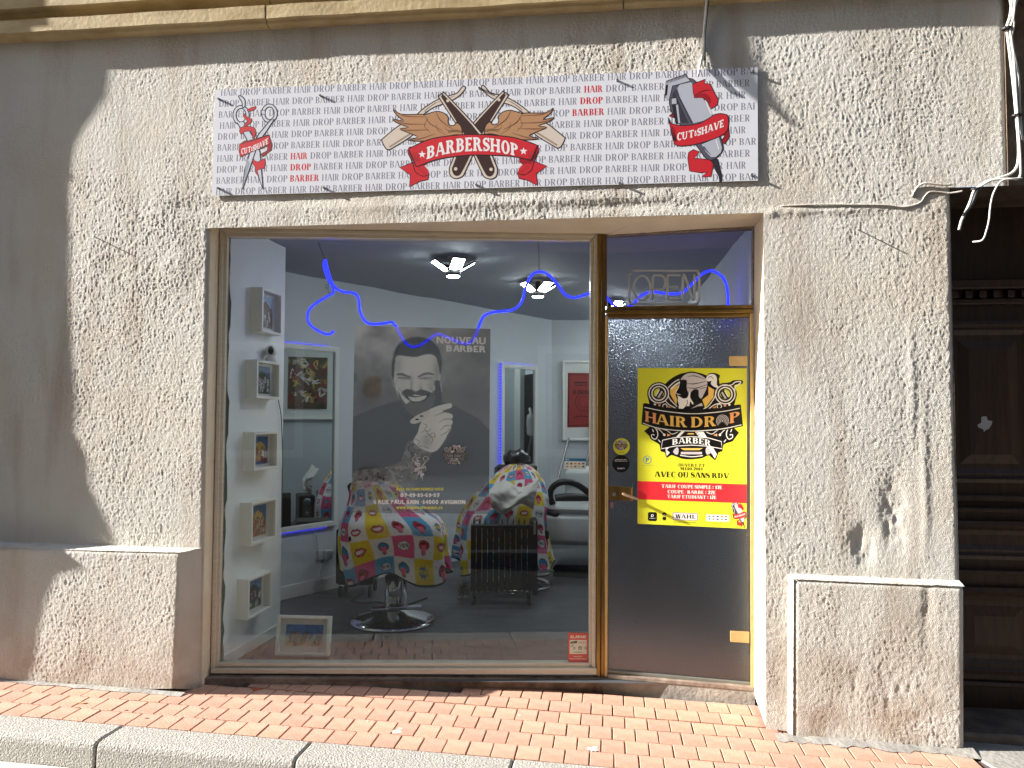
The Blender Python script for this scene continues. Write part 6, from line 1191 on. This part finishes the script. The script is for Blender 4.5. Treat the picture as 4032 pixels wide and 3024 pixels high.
chair(X1(2040, 6.75), 6.75, .35, 'second barber chair with a white towel on its cape, behind the radiator', X1(2036, 7.0), 7.0, z_of(1806, 7.0))
cape('printed_cape', keyrow(6.8, [(1828, 2005, 2075, .8), (1845, 1975, 2105, .6), (1895, 1915, 2145, .7), (1960, 1855, 2160, .8), (2030, 1815, 2150, .9), (2090, 1805, 2155, .85), (2150, 1800, 2165, .85), (2195, 1800, 2175, .85)]), 'cape with lips in bright squares over the second chair', .2, off_=(.1, .2), seed=8, nfold=8)
# towel
nv, nu = 60, 80; uu, vv = np.meshgrid(np.linspace(0, 1, nu), np.linspace(0, 1, nv)); cn = [np.array(P(x, y, depth(6.42-.0*x))) for x, y in ((1925, 1925), (2122, 1896), (2100, 2008), (1935, 2012))]
V = ((1-uu)*(1-vv))[..., None]*cn[0]+(uu*(1-vv))[..., None]*cn[1]+(uu*vv)[..., None]*cn[2]+((1-uu)*vv)[..., None]*cn[3]
V[..., 1] += -.10*np.sin(vv*2.6)+.05*vn(uu*3, vv*4+uu*3, 61)+.03*vn(uu*8, vv*7, 62); V[..., 2] += .05*(vn(uu*3+5, vv*2, 63)-.5)+.03*np.sin(uu*7+vv*3)
tw_ = gridmesh('towel', V, mat('white_towel', C(214, 210, 204), .95, bump=(200, .5, .003))); sm_ = tw_.modifiers.new('t', 'SOLIDIFY'); sm_.thickness = .02; tag(tw_, 'crumpled white towel lying over the lap of the second cape', 'towel')
# oil radiator
t = thing('oil_radiator', 'black oil filled radiator with many fins standing between the barber chairs', 'radiator', Vector((X1(1970, 6.1), 6.1-4.39, Zf)))
rx0, rx1 = X1(1858, 6.1), X1(2100, 6.1); zr0, zr1 = z_of(2330, 6.1), z_of(2042, 6.1); nf = 11; Ry = 6.1-4.39+.04
for k in range(nf):
    x = rx0+(rx1-rx0)*(k+.5)/nf; mb = MB(); outl = [(-.075, zr0+.02), (-.085, zr0+.05), (-.085, zr1-.03), (-.07, zr1-.005), (-.03, zr1), (.03, zr1), (.07, zr1-.005), (.085, zr1-.03), (.085, zr0+.05), (.075, zr0+.02), (.03, zr0), (-.03, zr0)]
    mb.hexa([Vector((x-.006, Ry+a, z)) for a, z in outl], [Vector((x+.006, Ry+a, z)) for a, z in outl]); mb.box((x-.001, Ry-.088, (zr0+zr1)/2), .040, .02, (zr1-zr0)*.88, ch=.004); mb.build('fin', m_black, t)
mb = MB(); mb.box((rx1+.012, Ry, (zr0+zr1)/2), .045, .17, zr1-zr0+.01, ch=.012); auto_smooth(mb.build('control_housing', m_black, t)); mb = MB(); mb.box((rx1+.012, Ry-.088, zr1-.06), .02, .01, .1, ch=.003); mb.build('handle_cap', m_steel, t)
for z in (zr0+.06, zr1-.06): mb = MB(); mb.tube([(rx0, Ry, z), (rx1, Ry, z)], .018, 10); mb.build('oil_tube', m_black, t)
for x in (rx0+.02, rx1-.03):
    mb = MB(); mb.tube([(x, Ry-.1, zr0-.0), (x, Ry+.1, zr0-.0)], .009, 8); ax = mb.build('wheel_bar', m_black, t)
    for s_ in (-1, 1): mb = MB(); mb.lathe((x-.012, Ry+s_*.1, Zf+.024), [(.024, 0), (.024, .024)], 16, X=Vector((0, 1, 0)), Y=ZU, Z=Vector((1, 0, 0))); mb.build('wheel', m_rubber, ax)
# white wash chair at the right
wc = Vector((X1(2275, 7.4), 7.4-4.39, Zf)); t = thing('wash_chair', 'white salon wash chair with a curved black armrest at the right of the room', 'chair', wc); m_wl = mat('white_leather', C(206, 210, 208), .4, bump=(12, .3, .01))
def soft(name, c, sx, sy, sz, m, rot=0, ch=.05, par=None):
    X_ = Vector((math.cos(rot), math.sin(rot), 0)); mb = MB(); mb.box(c, sx, sy, sz, X_, ZU.cross(X_), ZU, ch=ch); o = mb.build(name, m, par); bv = o.modifiers.new('b', 'BEVEL'); bv.width = ch*.45; bv.segments = 3; auto_smooth(o, 60); return o
zz = lambda py: z_of(py, 7.2)
soft('seat_base', wc+Vector((-.02, -.15, 0))+ZU*((zz(2010)+zz(2130))/2-Zf), .62, .55, zz(2010)-zz(2130), m_wl, -.2, .04, t); soft('seat_cushion', wc+Vector((0, -.15, 0))+ZU*(zz(1990)-Zf), .60, .56, .10, m_wl, -.2, .04, t)
soft('backrest', wc+Vector((.16, .2, 0))+ZU*(zz(1950)-Zf), .52, .16, .5, m_wl, -.2, .06, t)
wp_ = lambda pts, D: cr([tuple(P(x, y, depth(D))) for x, y in pts], 5)
for D_ in (7.05, 7.55):
    mb = MB(); mb.tube(wp_([(2178, 1985), (2166, 1955), (2172, 1925), (2196, 1904), (2232, 1898), (2272, 1908), (2312, 1936), (2345, 1970)], D_), .030, 10); mb.build('armrest', m_black, t, True)
mb = MB(); mb.tube(wp_([(2186, 1968), (2240, 1962), (2330, 1966)], 7.2), .05, 10); mb.build('black_cushion', m_black, t, True)
soft('foot_block', wc+Vector((-.02, -.15, .05)), .4, .4, .12, m_black, -.2, .02, t)
# small dark trolley behind the front chair
tr_ = Vector((X1(1418, 6.4), 6.4-4.39, Zf)); t = thing('trolley', 'black salon trolley half hidden behind the front cape', 'trolley', tr_)
mb = MB(); mb.box(tr_+ZU*.33, .3, .3, .46, ch=.02); mb.build('trolley_body', m_black, t)
for k in range(3): mb = MB(); mb.box(tr_+ZU*(.2+k*.14)+Vector((0, -.155, 0)), .26, .02, .11, ch=.006); mb.build('drawer', m_black, t)
for sx in (-1, 1):
    for sy in (-1, 1): mb = MB(); mb.lathe(tr_+Vector((sx*.12-.01, sy*.12, .045)), [(.045, 0), (.045, .02)], 14, X=Vector((0, 1, 0)), Y=ZU, Z=Vector((1, 0, 0))); mb.build('wheel', m_rubber, t)
def fl(px, py): return P(px, py, (Vector((0, 0, Zf+.004)), ZU))
q = cr([tuple(fl(*p)) for p in [(1425, 2315), (1432, 2330), (1400, 2355), (1384, 2368), (1430, 2374), (1480, 2370), (1520, 2376)]], 5); mb = MB(); mb.tube(q, .005, 6); tag(mb.build('floor_cable', mat('red_cable', C(90, 34, 34), .5)), 'dark red cable lying on the floor left of the chrome chair base', 'cable')
# socket with plug and white cable on the oblique wall
so_ = lwp(1262, 2185, .0); t = thing('wall_socket', 'white wall socket with adapter and looped white cable below the large mirror', 'socket', so_)
mb = MB(); mb.box(so_+Wn*.006, .08, .012, .08, Wd, Wn, ZU, ch=.004); mb.build('socket_plate', m_white, t); mb = MB(); mb.box(so_+Wd*.05+Wn*.03, .07, .05, .08, Wd, Wn, ZU, ch=.008); mb.build('adapter', m_white, t)
q = cr([tuple(lwp(x, y, .02)) for x, y in [(1278, 2205), (1270, 2240), (1262, 2270), (1240, 2300), (1244, 2318), (1275, 2305), (1290, 2290), (1268, 2280), (1250, 2300), (1278, 2320), (1280, 2306), (1262, 2250), (1250, 2130), (1238, 2095)]], 5); mb = MB(); mb.tube(q, .0035, 6); mb.build('cable', m_white, t, True)
# duster behind the radiator
rr = random.Random(3); mb = MB(); dc = Vector((X1(1830, 6.2), 6.2-4.39, Zf+.09))
for k in range(160): v = Vector((rr.gauss(0, 1), rr.gauss(0, 1), rr.gauss(0, 1))).normalized(); s_ = rr.uniform(.05, .085); w_ = v.orthogonal().normalized()*.012; mb.add([dc+v*.02-w_, dc+v*.02+w_, dc+v*s_], [(0, 1, 2)])
tag(mb.build('duster', mat('grey_bristle', C(110, 106, 104), .9)), 'small grey bristly duster on the floor left of the radiator', 'duster')
